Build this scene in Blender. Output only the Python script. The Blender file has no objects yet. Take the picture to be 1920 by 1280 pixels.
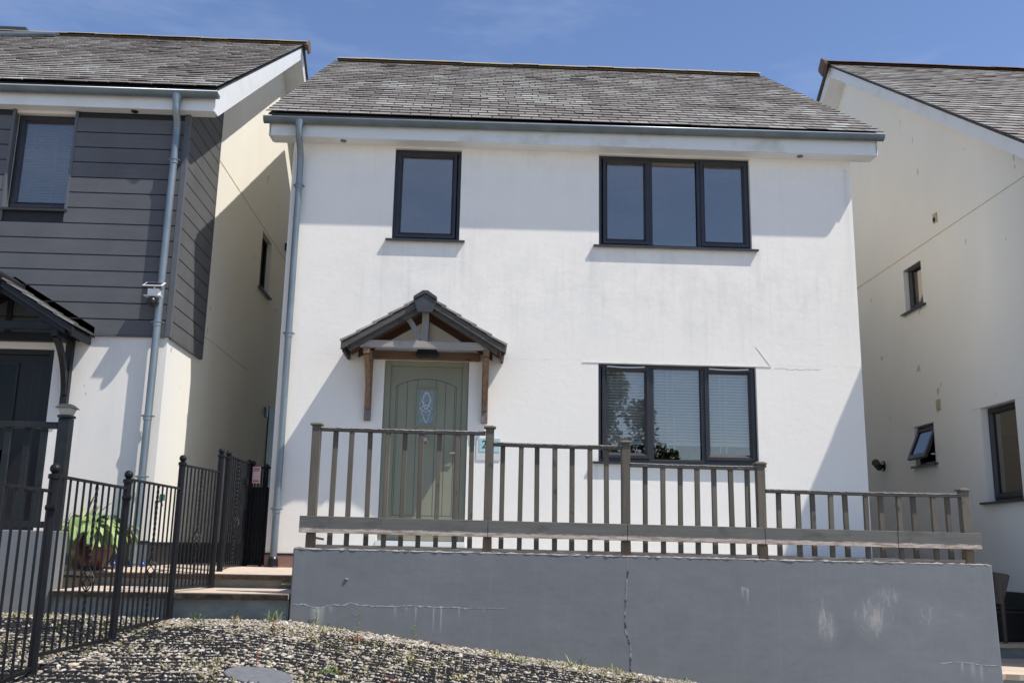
import bpy, math, random
import numpy as np
from mathutils import Vector, Matrix
random.seed(7)
rs = np.random.RandomState(11)

# ---------------------------------------------------------------- camera, sky, sun, exposure
scene = bpy.context.scene
camd = bpy.data.cameras.new('camera')
camd.sensor_width = 36.0
camd.lens = 33.875
camd.clip_start = 0.05
camd.clip_end = 3000
cam = bpy.data.objects.new('camera', camd)
scene.collection.objects.link(cam)
R = Matrix(((0.99902262, 0.0266949, 0.0352305), (-0.04002759, 0.20825164, 0.97725588), (0.01875094, -0.97771092, 0.20911663)))
cm = Matrix.Identity(4)
for i in range(3):
    cm[i][0] = R[i][0]; cm[i][1] = -R[i][1]; cm[i][2] = -R[i][2]
cm[0][3], cm[1][3], cm[2][3] = 0.0, -11.4, 1.6
cam.matrix_world = cm
scene.camera = cam

SUN = Vector((0.555, -0.270, 1.0)).normalized()
world = bpy.data.worlds.new("World")
scene.world = world
world.use_nodes = True
wn = world.node_tree
wn.nodes.clear()
sky = wn.nodes.new('ShaderNodeTexSky')
sky.sky_type = 'NISHITA'
sky.sun_disc = False
sky.sun_elevation = math.asin(SUN.z)
sky.sun_rotation = math.atan2(SUN.x, SUN.y)
sky.altitude = 600
sky.air_density = 1.0
sky.dust_density = 0.15
sky.ozone_density = 3.0
tc = wn.nodes.new('ShaderNodeTexCoord')
mp = wn.nodes.new('ShaderNodeMapping'); mp.inputs['Scale'].default_value = (1.2, 1.2, 5.0)
nz = wn.nodes.new('ShaderNodeTexNoise'); nz.inputs['Scale'].default_value = 2.2; nz.inputs['Detail'].default_value = 6; nz.inputs['Roughness'].default_value = .6
cr = wn.nodes.new('ShaderNodeValToRGB')
cr.color_ramp.elements[0].position = .48; cr.color_ramp.elements[0].color = (0, 0, 0, 1)
cr.color_ramp.elements[1].position = .80; cr.color_ramp.elements[1].color = (.22, .22, .22, 1)
mx = wn.nodes.new('ShaderNodeMix'); mx.data_type = 'RGBA'
mx.inputs['B'].default_value = (6.0, 6.6, 7.6, 1)
bg = wn.nodes.new('ShaderNodeBackground'); bg.inputs['Strength'].default_value = 0.099
wo = wn.nodes.new('ShaderNodeOutputWorld')
wn.links.new(tc.outputs['Generated'], mp.inputs['Vector'])
wn.links.new(mp.outputs['Vector'], nz.inputs['Vector'])
wn.links.new(nz.outputs['Fac'], cr.inputs['Fac'])
wn.links.new(cr.outputs['Color'], mx.inputs['Factor'])
hs = wn.nodes.new('ShaderNodeHueSaturation'); hs.inputs['Hue'].default_value = .507; hs.inputs['Saturation'].default_value = 1.02; hs.inputs['Value'].default_value = 1.0
wn.links.new(sky.outputs['Color'], hs.inputs['Color'])
wn.links.new(hs.outputs['Color'], mx.inputs['A'])
wn.links.new(mx.outputs['Result'], bg.inputs['Color'])
wn.links.new(bg.outputs['Background'], wo.inputs['Surface'])

sd = bpy.data.lights.new('sun', 'SUN')
sd.energy = 3.3
sd.angle = math.radians(0.53)
sd.color = (1.0, 0.955, 0.89)
so = bpy.data.objects.new('sun', sd)
scene.collection.objects.link(so)
so.location = (8, -4, 14)
so.rotation_euler = (-SUN).to_track_quat('-Z', 'Y').to_euler()

scene.view_settings.view_transform = 'Standard'
scene.view_settings.look = 'None'
scene.view_settings.gamma = 1.0
scene.view_settings.use_curve_mapping = False
scene.view_settings.exposure = 0.78
scene.cycles.max_bounces = 8
scene.cycles.transparent_max_bounces = 12

# ---------------------------------------------------------------- materials
MATS = {}
def nodes_of(name):
    m = bpy.data.materials.new(name); m.use_nodes = True
    nt = m.node_tree
    return m, nt, nt.nodes['Principled BSDF']

def N(nt, t, **kw):
    n = nt.nodes.new(t)
    for k, v in kw.items():
        if hasattr(n, k) and k not in ('inputs',): setattr(n, k, v)
        else: n.inputs[k].default_value = v
    return n

def noise(nt, sc=(1, 1, 1), scale=5, detail=5, rough=.55, dist=0.0, loc=(0, 0, 0)):
    c = N(nt, 'ShaderNodeNewGeometry'); mpn = N(nt, 'ShaderNodeMapping')
    mpn.inputs['Scale'].default_value = sc; mpn.inputs['Location'].default_value = loc
    t = N(nt, 'ShaderNodeTexNoise'); t.inputs['Scale'].default_value = scale
    t.inputs['Detail'].default_value = detail; t.inputs['Roughness'].default_value = rough
    t.inputs['Distortion'].default_value = dist
    nt.links.new(c.outputs['Position'], mpn.inputs['Vector']); nt.links.new(mpn.outputs['Vector'], t.inputs['Vector'])
    return t.outputs['Fac']

def ramp(nt, fac, stops):
    r = N(nt, 'ShaderNodeValToRGB')
    els = r.color_ramp.elements
    while len(els) < len(stops): els.new(.5)
    for e, (p, c) in zip(els, stops):
        e.position = p; e.color = (c[0], c[1], c[2], 1) if not isinstance(c, (int, float)) else (c, c, c, 1)
    nt.links.new(fac, r.inputs['Fac'])
    return r.outputs['Color']

def mixc(nt, f, a, b, mode='MIX'):
    n = N(nt, 'ShaderNodeMix', data_type='RGBA', blend_type=mode)
    for s, v in (('Factor', f), ('A', a), ('B', b)):
        if isinstance(v, (int, float)): n.inputs[s].default_value = v
        elif isinstance(v, tuple): n.inputs[s].default_value = (v[0], v[1], v[2], 1)
        else: nt.links.new(v, n.inputs[s])
    return n.outputs['Result']

def math_(nt, op, a, b=0.0, clamp=False):
    n = N(nt, 'ShaderNodeMath', operation=op, use_clamp=clamp)
    for i, v in ((0, a), (1, b)):
        if isinstance(v, (int, float)): n.inputs[i].default_value = v
        else: nt.links.new(v, n.inputs[i])
    return n.outputs[0]

def bump(nt, p, h, strength=.3, dist=.01):
    b = N(nt, 'ShaderNodeBump'); b.inputs['Strength'].default_value = strength; b.inputs['Distance'].default_value = dist
    nt.links.new(h, b.inputs['Height']); nt.links.new(b.outputs['Normal'], p.inputs['Normal'])

def simple(name, c1, c2=None, rough=.6, metal=0, sc=(1, 1, 1), scale=8, lo=.35, hi=.7, bstr=.15, bscale=60, bdist=.003, spec=.5):
    m, nt, p = nodes_of(name)
    c2 = c2 or tuple(x * .75 for x in c1)
    col = ramp(nt, noise(nt, sc, scale, 6), [(lo, c1), (hi, c2)])
    nt.links.new(col, p.inputs['Base Color'])
    p.inputs['Roughness'].default_value = rough; p.inputs['Metallic'].default_value = metal
    p.inputs['Specular IOR Level'].default_value = spec
    if bstr: bump(nt, p, noise(nt, sc, bscale, 3), bstr, bdist)
    MATS[name] = m
    return m

def objxyz(nt):
    c = N(nt, 'ShaderNodeNewGeometry'); s = N(nt, 'ShaderNodeSeparateXYZ')
    nt.links.new(c.outputs['Position'], s.inputs[0]); return s.outputs

def blob(nt, X, Z, cx, cz, rx, rz):
    a = math_(nt, 'DIVIDE', math_(nt, 'SUBTRACT', X, cx), rx); b = math_(nt, 'DIVIDE', math_(nt, 'SUBTRACT', Z, cz), rz)
    d = math_(nt, 'ADD', math_(nt, 'MULTIPLY', a, a), math_(nt, 'MULTIPLY', b, b))
    return math_(nt, 'SUBTRACT', 1.0, d, True)

def mat_render(name, base, dirt, algae, algae_amt, streak=.5):
    m, nt, p = nodes_of(name)
    big = noise(nt, (1, 1, .8), .8, 5, .6)
    st = noise(nt, (4, 4, .6), 1.4, 6, .65)
    fine = noise(nt, (1, 1, 1), 9, 6, .7)
    c = ramp(nt, big, [(.35, base), (.75, tuple(a * .94 for a in base))])
    f = math_(nt, 'MULTIPLY', ramp(nt, st, [(.48, 0), (.8, 1)]), ramp(nt, big, [(.42, 0), (.62, 1)]))
    c = mixc(nt, math_(nt, 'MULTIPLY', f, streak), c, dirt)
    f2 = math_(nt, 'MULTIPLY', ramp(nt, fine, [(.55, 0), (.8, 1)]), .35 * streak)
    c = mixc(nt, f2, c, dirt)
    if algae_amt:
        al = noise(nt, (1.2, 1.2, .45), .8, 5, .6, .4, (3, 1, 2))
        yy = objxyz(nt)[1]  # tone shifts and algae fades towards the front corner: its sunlit look painted in
        f3 = math_(nt, 'MULTIPLY', ramp(nt, al, [(.3, 0), (.65, 1)]), math_(nt, 'MULTIPLY', math_(nt, 'ADD', yy, .45, True), algae_amt))
        c = mixc(nt, math_(nt, 'SUBTRACT', .45, yy, True), c, (.70, .685, .64))
        c = mixc(nt, f3, c, algae)
    sp = noise(nt, (1, 1, .5), 5.5, 2, .5, 0, (8, 3, 1))
    c = mixc(nt, math_(nt, 'MULTIPLY', ramp(nt, sp, [(.735, 0), (.75, 1)]), .5), c, (.22, .20, .16))
    nt.links.new(c, p.inputs['Base Color'])
    p.inputs['Roughness'].default_value = .88; p.inputs['Specular IOR Level'].default_value = .25
    bump(nt, p, noise(nt, (1, 1, 1), 140, 4, .7), .28, .004)
    MATS[name] = m
    return m

def mat_facade():
    m, nt, p = nodes_of('facade_render')
    s = objxyz(nt); X, Z = s[0], s[2]
    base = (.885, .835, .755)
    big = noise(nt, (1, 1, 1), .9, 6, .65)
    st = noise(nt, (9, 9, .5), 1.6, 6, .7)
    mot = noise(nt, (1, 1, .9), 3.2, 8, .75)
    c = ramp(nt, big, [(.35, base), (.75, (.845, .795, .72))])
    band = blob(nt, X, Z, 2.4, 4.7, 3.4, .95)
    band2 = blob(nt, X, Z, -.6, 4.9, 1.6, .9)
    band3 = blob(nt, X, Z, 1.4, 6.5, 6.0, .75)
    mk = math_(nt, 'ADD', math_(nt, 'MAXIMUM', band, band2), math_(nt, 'MULTIPLY', band3, .6), True)
    f = math_(nt, 'MULTIPLY', math_(nt, 'MULTIPLY', ramp(nt, mot, [(.42, 0), (.72, 1)]), mk), .36)
    c = mixc(nt, f, c, (.50, .50, .475))
    f = math_(nt, 'MULTIPLY', math_(nt, 'MULTIPLY', ramp(nt, st, [(.5, 0), (.8, 1)]), mk), .26)
    c = mixc(nt, f, c, (.45, .45, .42))
    f = math_(nt, 'MULTIPLY', ramp(nt, st, [(.55, 0), (.85, 1)]), .14)
    c = mixc(nt, f, c, (.5, .49, .46))
    for cx_, w_, zt2, zb2 in ((-1.17, .05, 5.25, 4.6), (-.22, .05, 5.25, 4.5), (1.40, .06, 5.25, 4.5), (3.45, .06, 5.25, 4.3), (1.43, .05, 2.58, 2.1), (3.44, .05, 2.58, 2.0), (4.62, .05, 6.4, 4.4), (-2.33, .05, 6.4, 4.2)):
        aa = math_(nt, 'SUBTRACT', 1.0, math_(nt, 'DIVIDE', math_(nt, 'ABSOLUTE', math_(nt, 'SUBTRACT', X, cx_)), w_), True)
        bb = math_(nt, 'DIVIDE', math_(nt, 'SUBTRACT', Z, zb2), zt2 - zb2, True)
        f = math_(nt, 'MULTIPLY', math_(nt, 'MULTIPLY', math_(nt, 'MULTIPLY', aa, bb), math_(nt, 'LESS_THAN', Z, zt2)), ramp(nt, st, [(.3, .25), (.65, 1)]))
        c = mixc(nt, math_(nt, 'MULTIPLY', f, .38), c, (.42, .41, .35))
    # faint bed joint where the two storeys of render meet
    seam = math_(nt, 'SUBTRACT', 1.0, math_(nt, 'MULTIPLY', math_(nt, 'ABSOLUTE', math_(nt, 'SUBTRACT', Z, 3.83)), 120.0), True)
    c = mixc(nt, math_(nt, 'MULTIPLY', math_(nt, 'MULTIPLY', seam, ramp(nt, mot, [(.45, 0), (.6, 1)])), .45), c, (.45, .44, .42))
    nt.links.new(c, p.inputs['Base Color'])
    p.inputs['Roughness'].default_value = .9; p.inputs['Specular IOR Level'].default_value = .2
    h = math_(nt, 'ADD', noise(nt, (1, 1, 1), 150, 4, .7), math_(nt, 'MULTIPLY', noise(nt, (1, 1, 1.4), 9, 5, .65), 1.9))
    bump(nt, p, h, .3, .004)
    MATS['facade_render'] = m
    return m

def mat_greywall():
    m, nt, p = nodes_of('grey_masonry_paint')
    s = objxyz(nt); X, Z = s[0], s[2]
    big = noise(nt, (1, 1, 1.3), 1.1, 6, .65)
    c = ramp(nt, big, [(.3, (.190, .199, .206)), (.75, (.165, .173, .180))])
    mot = noise(nt, (1, 1, .55), 7, 8, .75)
    tro = noise(nt, (1, 1, 1.8), 3.2, 7, .7, .8, (6, 1, 2))
    c = mixc(nt, math_(nt, 'MULTIPLY', ramp(nt, tro, [(.40, 0), (.68, 1)]), .30), c, (.118, .128, .137))
    c = mixc(nt, math_(nt, 'MULTIPLY', ramp(nt, noise(nt, (6, 6, .5), 2.2, 6, .7, 0, (1, 4, 8)), [(.52, 0), (.75, 1)]), .22), c, (.24, .25, .25))
    for sx_ in (.18, 2.9):
        ln = math_(nt, 'SUBTRACT', 1.0, math_(nt, 'MULTIPLY', math_(nt, 'ABSOLUTE', math_(nt, 'SUBTRACT', X, sx_)), 90.0), True)
        c = mixc(nt, math_(nt, 'MULTIPLY', math_(nt, 'MULTIPLY', ln, ramp(nt, mot, [(.35, 0), (.6, 1)])), .3), c, (.25, .26, .27))
    # worn patches where the paint has flaked (left to right along the wall)
    tot = None
    for cx, cz, rx, rz, a in ((3.346, .95, .13, .22, .8), (3.30, 1.16, .22, .18, .35), (3.80, 1.02, .22, .24, .8), (3.94, 1.22, .16, .15, .6), (4.31, 1.08, .2, .2, .5),
                              (4.6, 1.06, .14, .06, .5), (-.1, .66, .1, .07, .5)):
        b = math_(nt, 'MULTIPLY', blob(nt, X, Z, cx, cz, rx, rz), a)
        tot = b if tot is None else math_(nt, 'MAXIMUM', tot, b)
    mot2 = noise(nt, (1.6, 1.6, .55), 9, 9, .8, .5, (2, 7, 3))
    thr = math_(nt, 'SUBTRACT', mot2, math_(nt, 'SUBTRACT', .66, math_(nt, 'MULTIPLY', tot, .31)))
    f = math_(nt, 'MULTIPLY', math_(nt, 'MULTIPLY', thr, 7.0, True), .62)
    c = mixc(nt, math_(nt, 'MULTIPLY', math_(nt, 'MULTIPLY', tot, .42), ramp(nt, mot, [(.35, .3), (.6, 1)])), c, (.27, .28, .285))
    c = mixc(nt, f, c, (.44, .40, .36))
    # lime runs below the cracks
    tot = None
    for cx, w, z0, z1, a in ((-1.414, .075, .70, 1.03, 1.0), (-1.30, .03, .97, 1.04, .5), (-.70, .022, .93, 1.05, .6), (-.60, .014, .98, 1.05, .5), (-.51, .012, .87, 1.05, .7),
                             (-.345, .012, .80, 1.05, .8), (-.275, .013, .79, 1.06, .9), (-.11, .01, .93, 1.05, .6), (.12, .02, .99, 1.05, .4),
                             (2.56, .018, 1.16, 1.28, .7), (2.61, .016, 1.10, 1.26, .7), (2.58, .05, 1.235, 1.275, .55), (4.72, .03, .48, .63, .4), (4.62, .02, .5, .63, .5), (4.80, .022, .4, .61, .4)):
        a1 = math_(nt, 'SUBTRACT', 1.0, math_(nt, 'DIVIDE', math_(nt, 'ABSOLUTE', math_(nt, 'SUBTRACT', X, cx)), w), True)
        up = math_(nt, 'LESS_THAN', Z, z1)
        dn = math_(nt, 'DIVIDE', math_(nt, 'SUBTRACT', Z, z0), (z1 - z0), True)
        b = math_(nt, 'MULTIPLY', math_(nt, 'MULTIPLY', a1, up), math_(nt, 'MULTIPLY', dn, a))
        tot = b if tot is None else math_(nt, 'MAXIMUM', tot, b)
    f = math_(nt, 'MULTIPLY', tot, ramp(nt, noise(nt, (20, 20, 1.5), 3, 5), [(.3, .35), (.6, 1)]))
    c = mixc(nt, f, c, (.52, .52, .48))
    # soil splash just above the gravel
    gl = math_(nt, 'SUBTRACT', .68, math_(nt, 'MULTIPLY', X, .13))
    sp = math_(nt, 'SUBTRACT', 1.0, math_(nt, 'MULTIPLY', math_(nt, 'SUBTRACT', Z, gl), 7.0), True)
    c = mixc(nt, math_(nt, 'MULTIPLY', math_(nt, 'MULTIPLY', sp, ramp(nt, mot, [(.4, 0), (.65, 1)])), .55), c, (.19, .165, .135))
    nt.links.new(c, p.inputs['Base Color'])
    p.inputs['Roughness'].default_value = .62; p.inputs['Specular IOR Level'].default_value = .35
    h = math_(nt, 'ADD', noise(nt, (1, 1, 1), 90, 5, .7), math_(nt, 'MULTIPLY', noise(nt, (1, 1, 2.0), 5, 3, .5), 2.2))
    bump(nt, p, h, .18, .006)
    MATS['grey_masonry_paint'] = m

def mat_slate(name, warm=0.0):
    m, nt, p = nodes_of(name)
    at = N(nt, 'ShaderNodeAttribute', attribute_name='tint')
    big = noise(nt, (1, 1, 1), 1.0, 4, .6)
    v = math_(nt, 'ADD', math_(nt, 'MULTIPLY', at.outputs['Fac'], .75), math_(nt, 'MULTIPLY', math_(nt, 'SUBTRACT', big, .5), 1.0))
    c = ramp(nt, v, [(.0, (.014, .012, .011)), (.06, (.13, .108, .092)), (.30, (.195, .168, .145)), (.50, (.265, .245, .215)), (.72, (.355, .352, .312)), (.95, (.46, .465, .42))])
    fine = noise(nt, (1, 1, 1), 26, 6, .7)
    c = mixc(nt, math_(nt, 'MULTIPLY', ramp(nt, fine, [(.45, 0), (.75, 1)]), .35), c, (.12, .105, .085))
    lich = noise(nt, (1, 1, 1), 7, 5, .7, .3, (4, 2, 9))
    c = mixc(nt, math_(nt, 'MULTIPLY', ramp(nt, lich, [(.66, 0), (.74, 1)]), .55), c, (.27, .16, .07))
    nt.links.new(c, p.inputs['Base Color'])
    p.inputs['Roughness'].default_value = .62; p.inputs['Specular IOR Level'].default_value = .45
    bump(nt, p, fine, .35, .004)
    MATS[name] = m

def mat_timber(name, c1, c2, pale=None, axis='z', rough=.8, bstr=.45, knots=.8):
    m, nt, p = nodes_of(name)
    sc = {'z': (14, 14, .9), 'x': (.9, 14, 14), 'y': (14, .9, 14)}[axis]
    g = noise(nt, sc, 3.0, 7, .65, .6)
    big = noise(nt, (1, 1, 1), 2.4, 4)
    c = ramp(nt, g, [(.3, c1), (.7, c2)])
    c = mixc(nt, math_(nt, 'MULTIPLY', ramp(nt, big, [(.35, 0), (.7, 1)]), .45), c, tuple(a * .55 for a in c1))
    kn = noise(nt, (1, 1, .6) if axis == 'z' else (.6, 1, 1), 11, 3, .5, .2, (1, 9, 4))
    c = mixc(nt, math_(nt, 'MULTIPLY', ramp(nt, kn, [(.66, 0), (.72, 1)]), knots), c, tuple(a * .25 for a in c1))
    oi = N(nt, 'ShaderNodeObjectInfo')
    c = mixc(nt, math_(nt, 'MULTIPLY', oi.outputs['Random'], .45 if knots else 0.0), c, tuple(a * .6 for a in c2))
    if pale:
        f = noise(nt, sc, 5, 6, .7, .2, (5, 5, 5))
        c = mixc(nt, ramp(nt, f, [(pale[3], 0), (pale[3] + .12, 1)]), c, pale[:3])
    nt.links.new(c, p.inputs['Base Color'])
    p.inputs['Roughness'].default_value = rough; p.inputs['Specular IOR Level'].default_value = .3
    bump(nt, p, g, bstr, .004)
    MATS[name] = m

def mat_stringer():
    m, nt, p = nodes_of('worn_edge_board')
    s = objxyz(nt); X, Z = s[0], s[2]
    g = noise(nt, (.9, 14, 14), 3.0, 7, .65, .6)
    c = ramp(nt, g, [(.3, (.105, .103, .09)), (.7, (.145, .14, .125))])
    knot = noise(nt, (2, 1, 3), 2.2, 3)
    c = mixc(nt, math_(nt, 'MULTIPLY', ramp(nt, knot, [(.55, 0), (.75, 1)]), .6), c, (.05, .05, .045))
    # bottom edge of the board is weathered bare
    e = math_(nt, 'ADD', Z, math_(nt, 'MULTIPLY', X, .0058))
    n2 = noise(nt, (1.4, 3, 3), 5, 7, .75)
    lvl = math_(nt, 'SUBTRACT', e, math_(nt, 'MULTIPLY', math_(nt, 'SUBTRACT', n2, .5), .055))
    f = math_(nt, 'MULTIPLY', math_(nt, 'SUBTRACT', 1.742, lvl), 90.0, True)
    c = mixc(nt, math_(nt, 'MULTIPLY', f, .9), c, ramp(nt, noise(nt, (1.3, 4, 12), 6, 6, .7), [(.42, (.58, .51, .45)), (.60, (.30, .21, .14))]))
    nt.links.new(c, p.inputs['Base Color'])
    p.inputs['Roughness'].default_value = .8
    bump(nt, p, g, .5, .004)
    MATS['worn_edge_board'] = m

def mat_glass(name, refl=.22, tint=(.90, .91, .90), fm=1.6):
    m = bpy.data.materials.new(name); m.use_nodes = True
    nt = m.node_tree; nt.nodes.clear()
    o = N(nt, 'ShaderNodeOutputMaterial'); mi = N(nt, 'ShaderNodeMixShader')
    tr = N(nt, 'ShaderNodeBsdfTransparent'); tr.inputs['Color'].default_value = (*tint, 1)
    gl = N(nt, 'ShaderNodeBsdfGlossy'); gl.inputs['Roughness'].default_value = .0
    gl.inputs['Color'].default_value = (.95, .86, .79, 1)
    fr = N(nt, 'ShaderNodeFresnel'); fr.inputs['IOR'].default_value = 1.5
    f = math_(nt, 'ADD', math_(nt, 'MULTIPLY', fr.outputs[0], fm), refl - .06, True)
    # very slight waviness of sealed units
    b = N(nt, 'ShaderNodeBump'); b.inputs['Strength'].default_value = .02; b.inputs['Distance'].default_value = .02
    nt.links.new(noise(nt, (1, 1, 1), 2.5, 2), b.inputs['Height'])
    nt.links.new(b.outputs['Normal'], gl.inputs['Normal'])
    nt.links.new(f, mi.inputs[0]); nt.links.new(tr.outputs[0], mi.inputs[1]); nt.links.new(gl.outputs[0], mi.inputs[2])
    nt.links.new(mi.outputs[0], o.inputs['Surface'])
    MATS[name] = m

def mat_leaf(name, c1, c2, scale=6):
    m, nt, p = nodes_of(name)
    at = N(nt, 'ShaderNodeAttribute', attribute_name='tint')
    c = ramp(nt, at.outputs['Fac'], [(.1, c1), (.9, c2)])
    nt.links.new(c, p.inputs['Base Color']); p.inputs['Roughness'].default_value = .55
    p.inputs['Transmission Weight'].default_value = 0.0
    p.inputs['Subsurface Weight'].default_value = 0.0
    MATS[name] = m

mat_facade()
mat_render('front_render', (.83, .79, .725), (.50, .48, .42), (.6, .6, .4), .0, .25)
mat_render('side_render', (.86, .825, .74), (.72, .685, .57), (.78, .74, .60), .45, .28)
mat_render('side_render_pale', (.87, .84, .79), (.72, .69, .63), (.76, .73, .65), .35, .16)
mat_greywall()
mat_slate('roof_slate')
simple('pvc_white', (.74, .74, .73), (.62, .62, .58), .45, scale=3, lo=.5, hi=.85, bstr=.04)
simple('pvc_grubby', (.70, .70, .68), (.40, .42, .30), .5, scale=2.5, lo=.52, hi=.9, bstr=.04)
simple('under_slate', (.085, .08, .075), (.06, .056, .052), .8)
simple('felt_black', (.008, .008, .009), rough=.8)
simple('gutter_steel', (.165, .195, .205), (.11, .13, .135), .42, .55, scale=3, bstr=.05)
simple('pipe_steel', (.25, .29, .31), (.17, .20, .22), .40, .5, sc=(1, 1, .4), scale=5, bstr=.05)
simple('bead_highlight', (.45, .50, .54), (.38, .43, .47), .35, .4, bstr=0)  # paler than the gutter: the highlight along the bead is put into its colour
simple('anthracite_upvc', (.019, .019, .023), (.026, .026, .031), .38, scale=4, bstr=.06, bscale=200)
simple('anthracite_sill', (.020, .021, .024), (.035, .035, .038), .5, scale=6)
mat_glass('window_glass', .125)
mat_glass('window_glass_upper', .16)
mat_glass('glass_dim', .07, (.34, .38, .36), .30)
simple('blind_white', (.82, .82, .80), (.78, .78, .76), .5, bstr=0)
simple('blind_grey', (.17, .18, .20), (.15, .16, .18), .5, bstr=0)
simple('curtain_grey', (.30, .30, .29), (.22, .22, .22), .9, sc=(9, 9, .3), scale=4)
simple('interior_paint', (.26, .26, .26), (.22, .22, .22), .9, bstr=0)
mat_timber('cladding_paint', (.122, .123, .128), (.106, .107, .112), None, 'x', .6, .30, 0)
mat_timber('cladding_paint_side', (.122, .122, .124), (.106, .106, .108), None, 'y', .6, .30, 0)
simple('cladding_trim', (.10, .105, .115), (.09, .095, .105), .55)
simple('dpc_black', (.012, .012, .014), rough=.6)
simple('plinth_red', (.30, .17, .135), (.22, .125, .10), .8, scale=5)
simple('plinth_grey', (.17, .19, .20), (.12, .135, .14), .7, scale=4)
simple('plinth_dark', (.014, .014, .016), (.02, .02, .02), .6)
simple('riser_paint', (.19, .21, .20), (.30, .29, .25), .7, sc=(1, 1, 2), scale=6, lo=.45, hi=.75, bstr=.4, bscale=25, bdist=.006)
simple('sandstone', (.58, .455, .34), (.45, .38, .31), .85, scale=3.5, bstr=.4, bscale=40)
simple('sandstone_edge', (.045, .032, .025), (.12, .085, .06), .9, scale=14, bstr=.8, bscale=30, bdist=.01)  # dirt on the broken lip, plus its shade put into the colour
mat_timber('weathered_grey', (.190, .166, .130), (.112, .098, .076), None, 'z')
mat_timber('weathered_foot', (.30, .20, .12), (.12, .095, .07), None, 'z')
mat_timber('worn_rail', (.085, .080, .075), (.060, .056, .052), (.60, .54, .48, .60), 'x')
mat_timber('worn_rail_bottom', (.34, .24, .17), (.50, .40, .31), (.66, .58, .50, .52), 'x')
mat_stringer()
mat_timber('bare_wood', (.60, .56, .52), (.40, .35, .31), (.20, .17, .15, .62), 'x')
mat_timber('canopy_grey_timber', (.56, .50, .45), (.36, .32, .28), None, 'x')
mat_timber('canopy_post_grey', (.40, .37, .345), (.24, .22, .20), None, 'z')
mat_timber('canopy_rafter', (.17, .155, .14), (.08, .072, .066), None, 'x')
mat_timber('canopy_oak', (.34, .215, .13), (.11, .07, .048), None, 'z')
mat_timber('canopy_oak_beam', (.32, .19, .105), (.16, .095, .055), None, 'x')
mat_timber('canopy_boards', (.13, .065, .035), (.07, .04, .025), None, 'y')
simple('foot_faded', (.24, .20, .18), (.12, .10, .09), .85, sc=(1, 1, .5), scale=20)
simple('lead_grey', (.055, .055, .058), (.035, .035, .037), .5, .0, scale=9)
simple('canopy_black_paint', (.012, .013, .016), (.020, .021, .024), .5, spec=.3)
simple('door_sage', (.240, .240, .168), (.208, .210, .145), .5, sc=(1, 1, .5), scale=2.5, bstr=.12, bscale=90)
simple('door_groove', (.06, .07, .045), (.05, .06, .04), .6)
simple('door_anthracite', (.013, .013, .016), (.011, .011, .013), .42, spec=.3)
simple('brass_pale', (.55, .50, .40), (.38, .34, .27), .3, .6)
simple('iron_black', (.006, .006, .008), (.011, .011, .013), .45, scale=14, bstr=.2, bscale=90, spec=.25)
simple('dark_stain', (.013, .015, .018), (.022, .025, .029), .5, scale=9, spec=.3)
simple('plastic_black', (.010, .010, .011), rough=.35)
simple('plastic_white', (.74, .73, .70), (.66, .65, .62), .35, bstr=0)
simple('frosted_lens', (.50, .47, .40), (.42, .40, .34), .4, bstr=0)
simple('solar_cell', (.010, .011, .018), rough=.15, bstr=0)
simple('vent_cream', (.56, .47, .30), (.40, .33, .2), .6, scale=10)
simple('terracotta', (.15, .075, .05), (.09, .06, .045), .8, scale=6, bstr=.5, bscale=40)
simple('lichen_ridge', (.25, .235, .19), (.36, .25, .12), .85, scale=3, lo=.42, hi=.62, bstr=.5, bscale=50)
simple('glazed_pot', (.12, .035, .018), (.05, .018, .012), .3, scale=4)
simple('soil', (.035, .025, .018), (.02, .015, .01), .95, scale=30)
simple('sign_red', (.62, .10, .08), (.55, .09, .07), .5, bstr=0)
simple('sign_pink', (.75, .50, .46), (.7, .46, .42), .5, bstr=0)
simple('aqua_plaque', (.42, .60, .60), (.33, .52, .53), .25, scale=12, bstr=0)
simple('plaque_ivory', (.66, .64, .60), (.6, .58, .54), .35, bstr=0)
simple('ink_dark', (.015, .03, .06), rough=.5, bstr=0)
simple('blue_glaze', (.03, .07, .30), (.02, .05, .2), .25, bstr=0)
simple('manhole_steel', (.20, .205, .215), (.15, .155, .165), .55, .3, scale=20)
simple('render_scar', (.80, .775, .72), rough=.9, bstr=0)
simple('crack_lime', (.52, .51, .50), (.26, .27, .28), .9, scale=30, lo=.4, hi=.6)
simple('crack_dark', (.035, .037, .042), (.30, .28, .26), .9, sc=(1, 1, 2), scale=9, lo=.45, hi=.55)
simple('grid_plastic', (.018, .019, .023), (.040, .038, .036), .5, scale=20)
simple('old_board', (.11, .095, .08), (.06, .05, .045), .85, sc=(10, 10, 1), scale=2)
simple('bark', (.09, .07, .05), (.05, .04, .03), .9, sc=(1, 1, .3), scale=12)
mat_leaf('hosta_green', (.035, .10, .03), (.29, .38, .13))
mat_leaf('fern_green', (.10, .13, .02), (.34, .34, .07))
mat_leaf('weed_green', (.07, .13, .03), (.20, .27, .07))
mat_leaf('weed_red', (.20, .05, .03), (.32, .14, .07))
mat_leaf('tree_green', (.025, .045, .012), (.075, .11, .028))
mat_leaf('dry_moss', (.10, .12, .035), (.34, .29, .12))

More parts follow.
